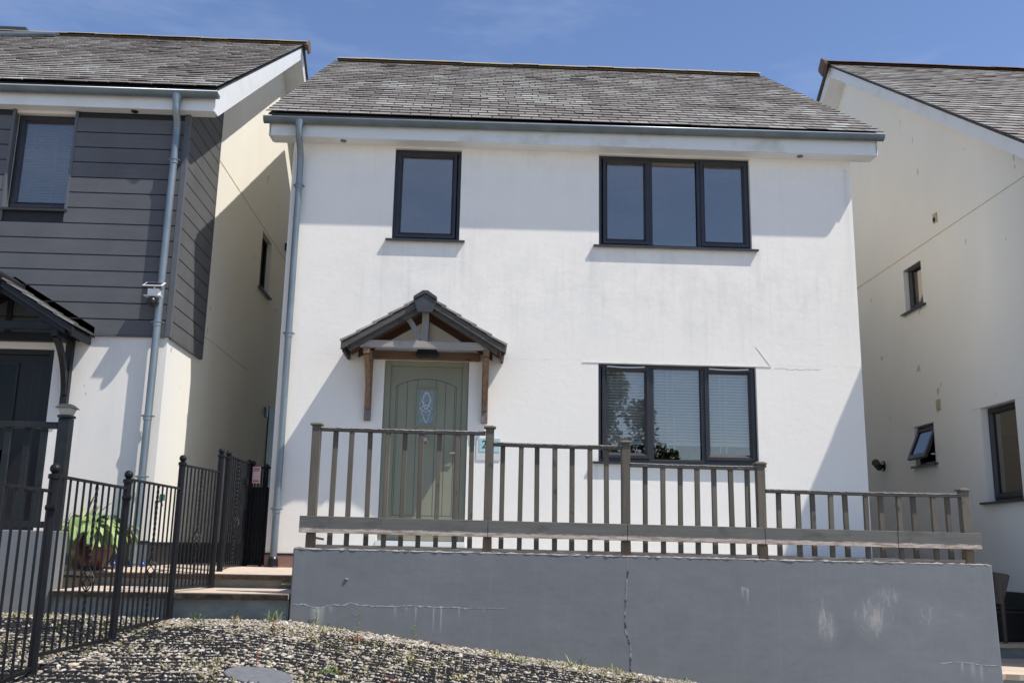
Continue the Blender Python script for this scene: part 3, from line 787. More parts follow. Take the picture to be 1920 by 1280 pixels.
# render stop bead over the lower window, and the pale scratch beside it
p = MB(); p.box(1.27, 3.575, -.007, .001, 3.805, 3.814); p.build('render_bead', 'render_scar', mh)
p = MB(); p.hexa([(3.565, -.004, 3.812), (3.575, -.004, 3.812), (3.395, -.004, 4.06), (3.388, -.004, 4.055), (3.565, .002, 3.812), (3.575, .002, 3.812), (3.395, .002, 4.06), (3.388, .002, 4.055)]); p.build('render_scratch', 'render_scar', mh)
def crackline(parent, pts, y, w, mat, name='crack', th=.003, amp=.012, seed=1):
    r = random.Random(seed); q = []
    for (a, b), (c, d_) in zip(pts, pts[1:]):
        n = max(2, int(math.hypot(c - a, d_ - b) / .035))
        for i in range(n):
            t = i / n; q.append((a + (c - a) * t + r.uniform(-amp, amp) * .6, b + (d_ - b) * t + r.uniform(-amp, amp)))
    q.append(pts[-1]); m = MB()
    for i in range(len(q) - 1):
        a, b = q[i], q[i + 1]; dx, dz = b[0] - a[0], b[1] - a[1]; L = math.hypot(dx, dz) or 1; nx, nz2 = -dz / L, dx / L
        wa = w * r.uniform(.35, 1) / 2
        m.hexa([(a[0] - nx * wa, y, a[1] - nz2 * wa), (b[0] - nx * wa, y, b[1] - nz2 * wa), (b[0] + nx * wa, y, b[1] + nz2 * wa), (a[0] + nx * wa, y, a[1] + nz2 * wa),
                (a[0] - nx * wa, y + th + .004, a[1] - nz2 * wa), (b[0] - nx * wa, y + th + .004, b[1] - nz2 * wa), (b[0] + nx * wa, y + th + .004, b[1] + nz2 * wa), (a[0] + nx * wa, y + th + .004, a[1] + nz2 * wa)], .5)
    return m.build(name, mat, parent)
crackline(mh, [(3.62, 3.80), (3.9, 3.78), (4.2, 3.80)], -.0015, .005, 'crack_lime', 'render_crack', .001, .008, 4)

# porch canopies ----------------------------------------------
def canopy(parent, cx, y0, dark=False, xmin=None, black_upstand=False):
    """pitched timber porch canopy; cx apex centre, y0 wall face"""
    D = .56; ze = 3.86; za = 4.43; hw = .945
    tg = 'canopy_black_paint' if dark else None
    M_ = lambda m: tg or m
    # boarding under the slates is the part everything else hangs on
    b = MB()
    sl = (za - ze) / hw
    for s in (-1, 1):
        b.hexa([(cx, y0 - D + .05, za - .075), (cx + s * (hw - .06), y0 - D + .05, ze - .04), (cx + s * (hw - .06), y0 - .002, ze - .04), (cx, y0 - .002, za - .075),
                (cx, y0 - D + .05, za - .045), (cx + s * (hw - .06), y0 - D + .05, ze - .01), (cx + s * (hw - .06), y0 - .002, ze - .01), (cx, y0 - .002, za - .045)])
    c = b.build('porch_canopy', M_('canopy_boards'), parent, label='dark stained porch canopy over the neighbouring door' if dark else 'weathered timber porch canopy over the green door')
    # slates
    sm = MB(); r = random.Random(9)
    for s in (-1, 1):
        L = math.hypot(hw, za - ze); ux, uz = s * hw / L, -(za - ze) / L; nx, nz2 = -uz * s * s * (1 if s > 0 else -1), abs(ux)
        nx = (za - ze) / L * s
        nrow = 5; ex = (L - .06) / nrow
        for j in range(nrow):
            v0 = L - j * ex; v1 = max(v0 - ex - .05, .02)
            ys = [y0 - D - .015, y0 - D + .20, y0 - D + .42, y0 - .004] if j % 2 else [y0 - D - .015, y0 - D + .31, y0 - .004]
            for a, bb in zip(ys, ys[1:]):
                t = min(1, max(.02, r.gauss(.45, .2)))
                def Q(v, yy, n): return (cx + ux * v + nx * n, yy, za + uz * v + nz2 * n)
                sm.hexa([Q(v0, a + .002, .008), Q(v0, bb - .002, .008), Q(v1, bb - .002, -.004), Q(v1, a + .002, -.004), Q(v0, a + .002, .034), Q(v0, bb - .002, .032), Q(v1, bb - .002, .012), Q(v1, a + .002, .012)], min(1, t + .25))
    sm.build('slate_covering', 'roof_slate', c)
    # front rafters / barge pair
    f = MB()
    for s in (-1, 1):
        for (yy0, yy1, top, bot, off) in ((y0 - D + .0, y0 - D + .035, .012, .085, 0), (y0 - D + .045, y0 - D + .105, .05, .145, .10)):
            xe = cx + s * (hw - off); ze2 = ze + sl * off
            f.hexa([(cx, yy0, za - bot), (xe, yy0, ze2 - bot), (xe, yy1, ze2 - bot), (cx, yy1, za - bot), (cx, yy0, za - top), (xe, yy0, ze2 - top), (xe, yy1, ze2 - top), (cx, yy1, za - top)])
    f.build('rafter', M_('canopy_rafter'), c, .003)
    # eave tray boards along the two low edges
    for s in (-1, 1):
        f = MB(); xe = cx + s * (hw - .045); f.box(min(xe, xe + s * .03), max(xe, xe + s * .03), y0 - D + .036, y0 - .005, ze - .10, ze - .012)
        f.build('eave_board', M_('canopy_black_paint'), c)
    # ridge cap with a five sided end
    f = MB(); w = .135
    f.prism([(cx - w, za - .055), (cx - w, za - .015), (cx - .03, za + .058), (cx + .03, za + .058), (cx + w, za - .015), (cx + w, za - .055), (cx, za + .02)], y0 - D - .05, y0 - .002, 'y')
    f.prism([(cx - .13, za - .06), (cx - .085, za - .20), (cx + .085, za - .20), (cx + .13, za - .06), (cx, za + .02)], y0 - D - .035, y0 - D - .002, 'y')
    f.build('ridge_cap', M_('lead_grey'), c, .006)
    yf0, yf1 = y0 - .475, y0 - .40
    f = MB(); f.box(cx - .735, cx + .752, yf0, yf1, 3.832, 3.915); f.build('front_beam', M_('canopy_grey_timber'), c, .006)
    f = MB(); f.box(cx - .035, cx + .045, yf0 + .004, yf1 - .004, 3.917, 4.27); f.build('king_post', M_('canopy_post_grey'), c, .004)
    f = MB(); f.box(cx - .63, cx + .65, y0 - .075, y0 - .001, 3.775, 3.872); f.build('rear_beam', M_('canopy_oak_beam'), c, .005)
    f = MB(); f.box(cx - .03, cx + .03, y0 - .05, y0 - .001, 3.874, 4.33)
    for s in (-1, 1):
        f.hexa([(cx, y0 - .05, za - .16), (cx + s * .8, y0 - .05, ze - .07), (cx + s * .8, y0 - .001, ze - .07), (cx, y0 - .001, za - .16), (cx, y0 - .05, za - .08), (cx + s * .8, y0 - .05, ze + .01), (cx + s * .8, y0 - .001, ze + .01), (cx, y0 - .001, za - .08)])
    f.build('wall_plate', M_('canopy_boards'), c)
    # curved brace between rafter and beam
    f = MB(); n = 8
    pa, pb, pc = (cx - .26, 4.235), (cx - .12, 4.14), (cx - .065, 3.915)
    def bz(t): return ((1 - t) ** 2 * pa[0] + 2 * t * (1 - t) * pb[0] + t * t * pc[0], (1 - t) ** 2 * pa[1] + 2 * t * (1 - t) * pb[1] + t * t * pc[1])
    for i in range(n):
        a, b2 = bz(i / n), bz((i + 1) / n); h_ = .026
        f.hexa([(a[0] - h_, yf0 + .01, a[1] - h_ * .6), (b2[0] - h_, yf0 + .01, b2[1] - h_ * .6), (b2[0] - h_, yf1 - .01, b2[1] - h_ * .6), (a[0] - h_, yf1 - .01, a[1] - h_ * .6),
                (a[0] + h_, yf0 + .01, a[1] + h_ * .6), (b2[0] + h_, yf0 + .01, b2[1] + h_ * .6), (b2[0] + h_, yf1 - .01, b2[1] + h_ * .6), (a[0] + h_, yf1 - .01, a[1] + h_ * .6)])
    f.build('curved_strut', M_('canopy_post_grey'), c)
    # gallows brackets
    for s in (-1, 1):
        xb = cx + (-.660 if s < 0 else .721) ; hwid = .038
        f = MB()
        f.box(xb - hwid, xb + hwid, y0 - .072, y0 - .001, 3.16, 3.83)
        f.box(xb - hwid + .002, xb + hwid - .002, y0 - .49, y0 - .073, 3.757, 3.830)
        n = 10
        q0, q1, q2 = (y0 - .06, 3.18), (y0 - .13, 3.58), (y0 - .44, 3.765)
        def b3(t): return ((1 - t) ** 2 * q0[0] + 2 * t * (1 - t) * q1[0] + t * t * q2[0], (1 - t) ** 2 * q0[1] + 2 * t * (1 - t) * q1[1] + t * t * q2[1])
        for i in range(n):
            a, b2 = b3(i / n), b3((i + 1) / n)
            dx, dz = b2[0] - a[0], b2[1] - a[1]; L = math.hypot(dx, dz); nx, nz3 = -dz / L * .032, dx / L * .032
            f.hexa([(xb - .028, a[0] - nx, a[1] - nz3), (xb + .028, a[0] - nx, a[1] - nz3), (xb + .028, b2[0] - nx, b2[1] - nz3), (xb - .028, b2[0] - nx, b2[1] - nz3),
                    (xb - .028, a[0] + nx, a[1] + nz3), (xb + .028, a[0] + nx, a[1] + nz3), (xb + .028, b2[0] + nx, b2[1] + nz3), (xb - .028, b2[0] + nx, b2[1] + nz3)])
        f.build('bracket', M_('canopy_oak'), c, .003)
        f = MB(); f.box(xb - hwid, xb + hwid, y0 - .074, y0 - .001, 3.032, 3.158); f.build('bracket_foot', M_('foot_faded'), c, .004)
    if black_upstand:
        f = MB()
        for s in (-1, 1):
            f.hexa([(cx, y0 - .03, za), (cx + s * (hw + .02), y0 - .03, ze - .02), (cx + s * (hw + .02), y0 - .001, ze - .02), (cx, y0 - .001, za), (cx, y0 - .03, za + .10), (cx + s * (hw + .02), y0 - .03, ze + .10), (cx + s * (hw + .02), y0 - .001, ze + .10), (cx, y0 - .001, za + .10)])
        f.build('flashing', 'canopy_black_paint', c)
    return c
canopy(mh, -.622, 0.0)

lamp = MB(); n = 10
lamp.prism([(-.725, 3.795), (-.47, 3.795), (-.465, 3.84), (-.49, 3.882), (-.705, 3.882), (-.73, 3.84)], -.20, -.077, 'y')
tag(lamp.build('bulkhead_lamp', 'plastic_black', None, .012), 'black bulkhead lamp under the porch canopy above the green door', 'wall lamp')

# house number plaque
pq = thing('house_number_plaque', 'aqua house number plaque on white wall right of the green door', 'sign', (.16, -.004, 2.80))
m = MB(); m.box(.012, .30, -.010, -.002, 2.60, 2.865); m.build('backing_plate', 'plaque_ivory', pq, .003)
m = MB(); m.box(.045, .285, -.014, -.0105, 2.70, 2.86); m.build('face', 'aqua_plaque', pq)
def text_mesh(txt, size, mat, parent, loc, rot=(math.pi / 2, 0, 0), name='lettering', depth=.001):
    cu = bpy.data.curves.new('t', 'FONT'); cu.body = txt; cu.size = size; cu.extrude = depth; cu.align_x = 'LEFT'
    o = bpy.data.objects.new('t', cu); COL.objects.link(o)
    bpy.context.view_layer.update()
    me = bpy.data.meshes.new_from_object(o.evaluated_get(bpy.context.evaluated_depsgraph_get()))
    bpy.data.objects.remove(o)
    me.materials.clear(); me.materials.append(MATS[mat]); me.name = name
    ob = bpy.data.objects.new(name, me); COL.objects.link(ob)
    o0 = org(parent); ob.location = Vector(loc) - o0; ob.rotation_euler = rot; ob.parent = parent
    return ob
text_mesh('2', .13, 'ink_dark', pq, (.075, -.0158, 2.745), name='numeral')

# ================================================================= LEFT HOUSE
lh = thing('house', 'house on the left with grey weatherboard upper storey and cream side wall', 'house', (-7, -.5, 1.4))
LX, LY = -3.54, -.5
hW = (-5.567, -4.86, 5.357, 6.562); hLD = (-5.80, -4.79, 1.62, 3.70)
sideholes = [(3.70, 4.42, 5.62, 6.56)]
house_shell(lh, 'side_render', -11.5, LX, LY, 8.9, .6, 6.6, 9.85, 4.1, [hW, hLD], [], sideholes, side_mat_l='side_render', side_mat_r='side_render', front_mat='front_render')
# the ground floor return by the corner has its sunlit look painted into side_render
# cladding ---------------------------------------------------
cb = MB(lambda u, d, z: (u, LY + d, z)); cs = MB(lambda u, d, z: (LX - d, u, z))
H = (6.331 - 3.877) / 13
sv_w = (3.07, 3.08)
for kz in range(14):
    z0_, z1_ = 3.877 + H * kz, 3.877 + H * (kz + 1) - .007
    if z0_ > 6.6: break
    z1_ = min(z1_, 6.605)
    segs = [(-11.5, -3.545)]
    if z1_ > hW[2] and z0_ < hW[3]: segs = [(-11.5, hW[0]), (hW[1], -3.545)]
    for a, b in segs:
        cb.prism([(-.006, z0_), (-.030, z0_ + .004), (-.030, z1_ - .004), (-.006, z1_)], a, b, 'x')
clad = cb.build('cladding', 'cladding_paint', lh)
m = MB(); m.box(-11.5, hW[0], LY - .008, LY - .001, 3.877, 6.6); m.box(hW[1], LX, LY - .008, LY - .001, 3.877, 6.6); m.box(hW[0], hW[1], LY - .008, LY - .001, 3.877, hW[2])
m.build('cladding_batten', 'dpc_black', clad)
YS1 = .81
slopeL = (10.10 - 6.86) / (4.1 + .73)
def under(y): return 6.86 + slopeL * (y + .73) - .12
for kz in range(20):
    z0_, z1_ = 3.877 + H * kz, 3.877 + H * (kz + 1) - .007
    ya = LY + .02
    if z1_ > under(ya): ya = (z1_ + .12 - 6.86) / slopeL - .73 + .02
    if ya >= YS1: break
    cs.prism([(z0_, -.006), (z0_ + .004, -.030), (z1_ - .004, -.030), (z1_, -.006)][::1], 0, 0, 'x') if False else None
    for (pa) in ((ya, YS1),):
        cs.hexa([(pa[0], -.006, z0_), (pa[1], -.006, z0_), (pa[1], -.030, z0_ + .004), (pa[0], -.030, z0_ + .004), (pa[0], -.006, z1_), (pa[1], -.006, z1_), (pa[1], -.030, z1_ - .004), (pa[0], -.030, z1_ - .004)])
cs.build('cladding_return', 'cladding_paint_side', clad)
m = MB(); m.prism([(LY + .02, 3.877), (YS1 - .004, 3.877), (YS1 - .004, under(YS1)), (LY + .02, under(LY + .02))], LX + .001, LX + .008, 'x'); m.build('cladding_batten', 'dpc_black', clad)
m = MB(); m.box(LX - .032, LX + .034, LY - .034, LY + .03, 3.872, 6.60); m.box(LX + .001, LX + .036, YS1 - .02, YS1 + .01, 3.872, 7.62); m.box(-11.5, LX - .032, LY - .034, LY - .004, 3.862, 3.877); m.box(LX + .001, LX + .034, LY + .03, YS1 - .02, 3.862, 3.877)
for a, b in ((hW[0] - .03, hW[0] + .004), (hW[1] - .004, hW[1] + .03)): m.box(a, b, LY - .036, LY + .06, hW[2] - .02, 6.6)
m.build('corner_trim', 'cladding_trim', clad, .003)
# return under the cladding: sunlit white toned into its render colour
TL = lambda u, d, z: (u, LY + d, z)
window(lh, TL, *hW, [(-5.478, -4.883 - .02, True)], glass='window_glass', recess=.075, sill=.03, sill_d=.06, blind={'pitch': .036, 'gap': .08, 'cords': (.15, .62), 'mat': 'blind_grey'})
TS = lambda u, d, z: (LX - d, u, z)
window(lh, TS, *sideholes[0], [(3.76, 4.36, False)], glass='glass_dim', recess=.075, sill=.07, sill_d=.05)
m = MB(TS); m.box(5.05, 5.95, -.02, -.001, 1.34, 3.88); sdoor = m.build('side_door', 'door_anthracite', lh)
m = MB(TS); m.lathe((5.5, -.05, 6.85), [(.0, -.08), (.07, -.06), (.07, .06), (.0, .08)], 12); m.build('flue', 'plastic_black', lh)
m = MB(TS); m.box(4.72, 4.84, -.05, 0, 3.66, 3.82); m.build('meter_box', 'gutter_steel', lh)
m = MB(TS); m.tube([(4.95, -.01, 5.55), (4.95, -.06, 5.55), (4.95, -.06, 5.48)], .015, 8); m.build('overflow_pipe', 'pvc_grubby', lh)
# movement joints
m = MB(TS)
m.box(YS1 + .02, 8.9, -.003, .001, 6.615, 6.628); m.build('movement_joint', 'vent_cream', lh)
crackline_pts = [(.95, 4.19), (1.6, 4.20), (2.3, 4.19), (3.4, 4.205)]
q = MB(TS)
for a, b in zip(crackline_pts, crackline_pts[1:]): q.hexa([(a[0], -.002, a[1]), (b[0], -.002, b[1]), (b[0], .001, b[1]), (a[0], .001, a[1]), (a[0], -.002, a[1] + .007), (b[0], -.002, b[1] + .007), (b[0], .001, b[1] + .007), (a[0], .001, a[1] + .007)])
q.build('render_crack', 'crack_lime', lh)
# door and frame
m = MB(TL); m.box(-5.73, -4.86, .075, .12, 1.66, 3.64); ld_ = m.build('door', 'door_anthracite', lh, .004, label='dark grey front door with tall glass light')
m = MB(TL); m.box(-5.80, -5.73, .045, .125, 1.62, 3.70); m.box(-4.86, -4.792, .045, .125, 1.62, 3.70); m.box(-5.73, -4.86, .045, .125, 3.64, 3.70); m.build('door_frame', 'door_anthracite', ld_, .005)
m = MB(TL)
for x in (-5.03, -4.95): m.box(x - .003, x + .003, .0735, .077, 1.9, 3.55)
m.box(-5.03, -4.95, .0735, .077, 2.78, 2.786); m.build('panel_moulding', 'plastic_black', ld_)
m = MB(TL); m.box(-5.41, -5.22, .066, .072, 1.95, 3.52); m.build('glass_panel', 'glass_dim', ld_)
m = MB(TL); m.box(-5.44, -5.41, .06, .08, 1.9, 3.55); m.box(-5.22, -5.19, .06, .08, 1.9, 3.55); m.box(-5.41, -5.22, .06, .08, 3.52, 3.55); m.build('glazing_bead', 'door_anthracite', ld_)
canopy(lh, -5.325, LY, dark=True, black_upstand=True)
# eaves
m = MB(); m.box(-11.8, -3.215, -.672, -.65, 6.585, 6.78); m.build('fascia', 'pvc_white', lh, .003)
m = MB(); m.box(-11.8, -3.23, -.65, -.48, 6.592, 6.604); sof = m.build('soffit', 'pvc_white', lh)
m = MB(); m.lathe((-4.157, -.575, 6.58), [(.0, -.002), (.035, .0), (.045, .012)], 14); m.build('soffit_vent', 'plastic_black', sof)
m = MB(); m.box(-11.8, -3.22, -.685, -.64, 6.78, 6.85); m.build('eaves_felt', 'felt_black', lh)
b = MB(); xs = -3.205
for s0, ys in ((1, -.672), (-1, 8.87)):
    b.prism([(ys, 6.585), (ys + s0 * .17, 6.60), (4.1, 9.83), (4.1, 10.05), (ys, 6.83)], xs - .011, xs + .011, 'x')
    b.prism([(ys + s0 * .02, 6.595), (ys + s0 * .20, 6.61), (4.1, 9.84), (4.1, 9.855), (ys + s0 * .20, 6.625), (ys + s0 * .02, 6.607)], LX + .002, xs - .012, 'x')
b.build('barge_board', 'pvc_white', lh)
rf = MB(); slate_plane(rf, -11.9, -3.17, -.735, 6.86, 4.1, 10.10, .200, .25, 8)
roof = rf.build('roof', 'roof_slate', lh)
bk = MB()
bk.hexa([(-11.85, -.68, 6.835), (-3.19, -.68, 6.835), (-3.19, 4.1, 10.05), (-11.85, 4.1, 10.05), (-11.85, -.68, 6.86), (-3.19, -.68, 6.86), (-3.19, 4.1, 10.085), (-11.85, 4.1, 10.085)])
bk.hexa([(-11.85, 4.1, 10.05), (-3.16, 4.1, 10.05), (-3.16, 8.95, 6.83), (-11.85, 8.95, 6.83), (-11.85, 4.1, 10.099), (-3.16, 4.1, 10.099), (-3.16, 8.95, 6.88), (-11.85, 8.95, 6.88)])
bk.build('roof_deck', 'under_slate', roof)
ridge(roof, -11.7, -3.10, 4.1, 10.145, 'lichen_ridge', w=.16, h=.095, jag=.006)
m = MB(); m.prism([(3.94, 10.02), (3.96, 10.06), (4.1, 10.19), (4.24, 10.06), (4.26, 10.02), (4.1, 9.93)], -3.10, -3.07, 'x'); m.build('ridge_end_cap', 'terracotta', roof)
# dark bracket-like valley at far upper left
m = MB(); m.hexa([(-9.9, 2.9, 9.28), (-7.3, 3.75, 9.90), (-7.3, 3.95, 10.03), (-9.9, 3.3, 9.62), (-9.9, 2.87, 9.37), (-7.3, 3.72, 9.93), (-7.3, 3.92, 10.07), (-9.9, 3.27, 9.66)]); m.build('valley_flashing', 'gutter_steel', roof)
m = MB(); m.box(-10.5, -7.9, 3.98, 4.22, 10.05, 10.178); m.build('ridge_vent', 'lead_grey', roof)
gutter(lh, -11.9, -3.14, -.735, 6.755, 6.775, brackets=[(-5.9, .02), (-5.25, .04), (-5.05, .02), (-3.50, .012)])
downpipe(lh, [(-3.622, -.735, 6.70), (-3.622, -.735, 6.62), (-3.625, -.72, 6.55), (-3.625, -.64, 6.45), (-3.632, -.60, 6.36), (-3.634, -.60, 6.28), (-3.645, -.60, 1.36)], .042, [(-3.634, -.60, 5.98), (-3.642, -.60, 4.02), (-3.645, -.60, 2.95), (-3.645, -.60, 2.28)])
# plinths
m = MB(); m.box(-4.70, LX + .002, LY - .012, LY, 1.2, 1.575); m.build('plinth', 'plinth_grey', lh)
m = MB(); m.box(LX, LX + .012, LY, 8.9, .9, 1.565); m.build('plinth', 'plinth_dark', lh)
m = MB(); m.box(-4.70, LX + .005, LY - .018, LY, 1.577, 1.60); m.box(LX, LX + .018, LY, 8.9, 1.567, 1.59); m.build('damp_course', 'dpc_black', lh)

# ================================================================= RIGHT HOUSE
rh = thing('house', 'house on the right showing its shaded cream side wall', 'house', (9.5, 2, 1.0))
RX = 6.6
rholes = [(2.235, 2.83, 5.255, 6.135), (2.20, 2.83, 2.905, 3.485), (.06, .885, 2.29, 3.497)]
YF, YR, ZR = -1.75, 4.55, 10.42
SR = .70
house_shell(rh, 'side_render_pale', RX, 14.0, YF, 10.6, -.6, 5.93, 10.14, YR, [], rholes, [], side_mat_l='side_render_pale')
TR = lambda u, d, z: (RX + d, u, z)
window(rh, TR, *rholes[0], [(2.31, 2.755, True)], glass='glass_dim', recess=.085, sill=.09, sill_d=.04)
window(rh, TR, *rholes[1], [(2.28, 2.75, True)], glass='glass_dim', recess=.06, sill=.07, sill_d=.05, tilt=math.radians(24), label='small lower window propped open')
wb = window(rh, TR, *rholes[2], [(.14, .805, True)], glass='glass_dim', recess=.10, sill=.12, sill_d=.045)
m = MB(TR); m.box(.12, .83, .2, .204, 3.12, 3.45); m.build('blind', 'curtain_grey', wb)
m = MB(TR); m.box(.42, .45, .25, .27, 2.3, 3.12); m.box(.1, .42, .6, .61, 2.3, 3.3); m.build('curtain', 'interior_paint', wb)
m = MB(TR); m.box(1.62, 1.735, -.02, 0, 6.33, 6.47); v = m.build('vent_cover', 'vent_cream', rh, .006, label='cream flap vent high on the side wall')
m = MB(TR); m.box(1.65, 1.705, -.032, -.021, 6.345, 6.40); m.build('vent_flap', 'felt_black', v)
m = MB(TR); m.box(1.94, 2.06, -.012, 0, 3.63, 3.79); v = m.build('vent_cover', 'vent_cream', rh, .004, label='cream louvred vent above the small open window')
m = MB(TR)
for k in range(3): m.box(1.96, 2.04, -.020, -.0125, 3.65 + k * .045, 3.68 + k * .045)
m.build('louvre', 'vent_cream', v)
m = MB(TR); m.box(-1.7, 10.5, -.003, .001, 6.135, 6.148); m.build('movement_joint', 'vent_cream', rh)
m = MB(TR); m.box(2.10, 2.97, -.004, .001, 3.488, 3.495); m.box(-.05, 1.12, -.004, .001, 3.50, 3.507); m.build('render_bead', 'render_scar', rh)
m = MB(TR); m.box(-1.74, 10.5, -.012, 0, .3, 1.19); m.build('plinth', 'plinth_dark', rh)
# verge: barge boards and soffits
VX = 6.3
b = MB()
def zt(y): return 10.30 - SR * abs(YR - y)
b.prism([(YF - .25, zt(YF - .25) - .20), (YR, zt(YR) - .20), (YR, zt(YR)), (YF - .25, zt(YF - .25))], VX - .011, VX + .011, 'x')
b.prism([(10.85, zt(10.85) - .20), (YR, zt(YR) - .20), (YR, zt(YR)), (10.85, zt(10.85))], VX - .011, VX + .011, 'x')
b.prism([(YF - .25, zt(YF - .25) - .20), (YR, zt(YR) - .20), (YR, zt(YR) - .188), (YF - .25, zt(YF - .25) - .188)], VX + .012, RX - .002, 'x')
b.prism([(10.85, zt(10.85) - .20), (YR, zt(YR) - .20), (YR, zt(YR) - .188), (10.85, zt(10.85) - .188)], VX + .012, RX - .002, 'x')
b.build('barge_board', 'pvc_white', rh)
m = MB(); m.box(VX, 14.3, YF - .27, YF - .25, zt(YF - .25) - .2, zt(YF - .25)); m.build('fascia', 'pvc_white', rh)
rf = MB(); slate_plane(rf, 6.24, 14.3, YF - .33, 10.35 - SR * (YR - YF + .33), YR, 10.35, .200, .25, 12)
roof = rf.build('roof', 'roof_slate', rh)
bk = MB()
za_, zb_ = zt(YF - .25) + .02, zt(YR) + .02
bk.hexa([(6.27, YF - .25, za_), (14.2, YF - .25, za_), (14.2, YR, zb_), (6.27, YR, zb_), (6.27, YF - .25, za_ + .02), (14.2, YF - .25, za_ + .02), (14.2, YR, zb_ + .02), (6.27, YR, zb_ + .02)])
bk.hexa([(6.24, YR, zb_), (14.2, YR, zb_), (14.2, 10.9, zt(10.9) + .02), (6.24, 10.9, zt(10.9) + .02), (6.24, YR, zb_ + .035), (14.2, YR, zb_ + .035), (14.2, 10.9, zt(10.9) + .06), (6.24, 10.9, zt(10.9) + .06)])
bk.build('roof_deck', 'under_slate', roof)
ridge(roof, 6.2, 14.2, YR, 10.40, 'terracotta', w=.17, h=.10)
m = MB(); m.prism([(YR - .16, 10.28), (YR - .16, 10.34), (YR, 10.47), (YR + .16, 10.34), (YR + .16, 10.28), (YR, 10.10)], 6.14, 6.198, 'x'); m.build('ridge_end_cap', 'terracotta', roof)

# spot lamp on the right side wall
sl_ = thing('wall_spotlight', 'black round spotlight on the side wall below the open window', 'wall lamp', (6.6, 4.0, 3.0))
m = MB(); m.tube([(6.598, 3.99, 3.005), (6.575, 3.99, 3.005)], .085, 18); m.build('back_plate', 'plastic_black', sl_)
m = MB(); m.tube([(6.575, 3.99, 3.0), (6.53, 3.98, 2.99)], .03, 10); m.tube([(6.54, 4.02, 2.97), (6.43, 3.90, 3.05)], [.05, .062], 14); m.build('lamp_head', 'plastic_black', sl_)

# ================================================================= TERRACE, STEPS, RETAINING WALL
rw = thing('retaining_wall', 'grey painted retaining wall with cracks in front of the white house', 'wall', (1.65, -2.0, .5))
def wz(x): return 1.559 - .0047 * (x + 1.676)
m = MB(); n = 24
xs_ = np.linspace(-1.676, 4.986, n)
for a, b in zip(xs_, xs_[1:]):
    pass
m.add([(-1.676, -2.1, -.4), (5.02, -2.1, -.4), (4.986, -2.1, wz(4.986)), (-1.676, -2.1, wz(-1.676)), (-1.676, -1.88, -.4), (5.02, -1.88, -.4), (4.986, -1.88, wz(4.986)), (-1.676, -1.88, wz(-1.676))],
      [(0, 1, 2, 3), (7, 6, 5, 4), (0, 3, 7, 4), (1, 5, 6, 2), (3, 2, 6, 7), (0, 4, 5, 1)])
m.build('wall_face', 'grey_masonry_paint', rw, .012)
crackline(rw, [(-1.642, 1.048), (-1.554, 1.056), (-1.455, 1.027), (-1.371, 1.028), (-1.274, 1.054), (-1.176, 1.056), (-1.123, 1.071), (-.954, 1.05), (-.781, 1.043), (-.609, 1.055), (-.411, 1.049), (-.213, 1.052), (-.024, 1.041)], -2.1018, .011, 'crack_lime', seed=2, amp=.006)
crackline(rw, [(-.02, 1.042), (.14, 1.047), (.35, 1.04)], -2.1018, .004, 'crack_lime', seed=3, amp=.003)
crackline(rw, [(1.466, 1.55), (1.468, 1.40)], -2.1018, .003, 'crack_lime', seed=5, amp=.002)
crackline(rw, [(1.470, 1.40), (1.459, 1.259), (1.448, 1.113), (1.438, .993), (1.447, .873), (1.471, .778), (1.495, .707), (1.488, .588), (1.49, .5)], -2.1022, .019, 'crack_dark', seed=6, amp=.005)
crackline(rw, [(4.42, .62), (4.6, .635), (4.75, .615), (4.98, .60)], -2.1018, .007, 'crack_lime', seed=7, amp=.004)
m = MB(); m.lathe((-1.165, -2.1, 1.285), [(.0, -.012), (.016, -.006), (.02, .004), (.0, .01)], 8); m.build('chipped_spot', 'crack_dark', rw)

m = MB(); rq = random.Random(8); q = np.arange(-1.67, 4.97, .035)
hh = [max(.0012, rq.gauss(.004, .004)) for _ in q]; dd = [max(.001, rq.gauss(.003, .0025)) for _ in q]
for k in range(len(q) - 1):
    a, b = float(q[k]), float(q[k + 1])
    m.hexa([(a, -2.1 - dd[k], wz(a) - .002 - dd[k]), (b, -2.1 - dd[k + 1], wz(b) - .002 - dd[k + 1]), (b, -2.05, wz(b) + .0005), (a, -2.05, wz(a) + .0005), (a, -2.096, wz(a) + hh[k]), (b, -2.096, wz(b) + hh[k + 1]), (b, -2.05, wz(b) + hh[k + 1]), (a, -2.05, wz(a) + hh[k])])
simple('crumbled_edge', (.36, .33, .29), (.15, .14, .12), .95, scale=9, lo=.45, hi=.6)
m.build('crumbled_top_edge', 'crumbled_edge', rw)
tr = MB(); tr.box(-1.67, 4.93, -1.88, 0.0, .3, 1.545)
simple('paving_grey', (.40, .41, .40), (.33, .34, .33), .85, scale=4)
tag(tr.build('terrace', 'paving_grey', None), 'raised terrace behind the timber balustrade', 'terrace', kind='structure')

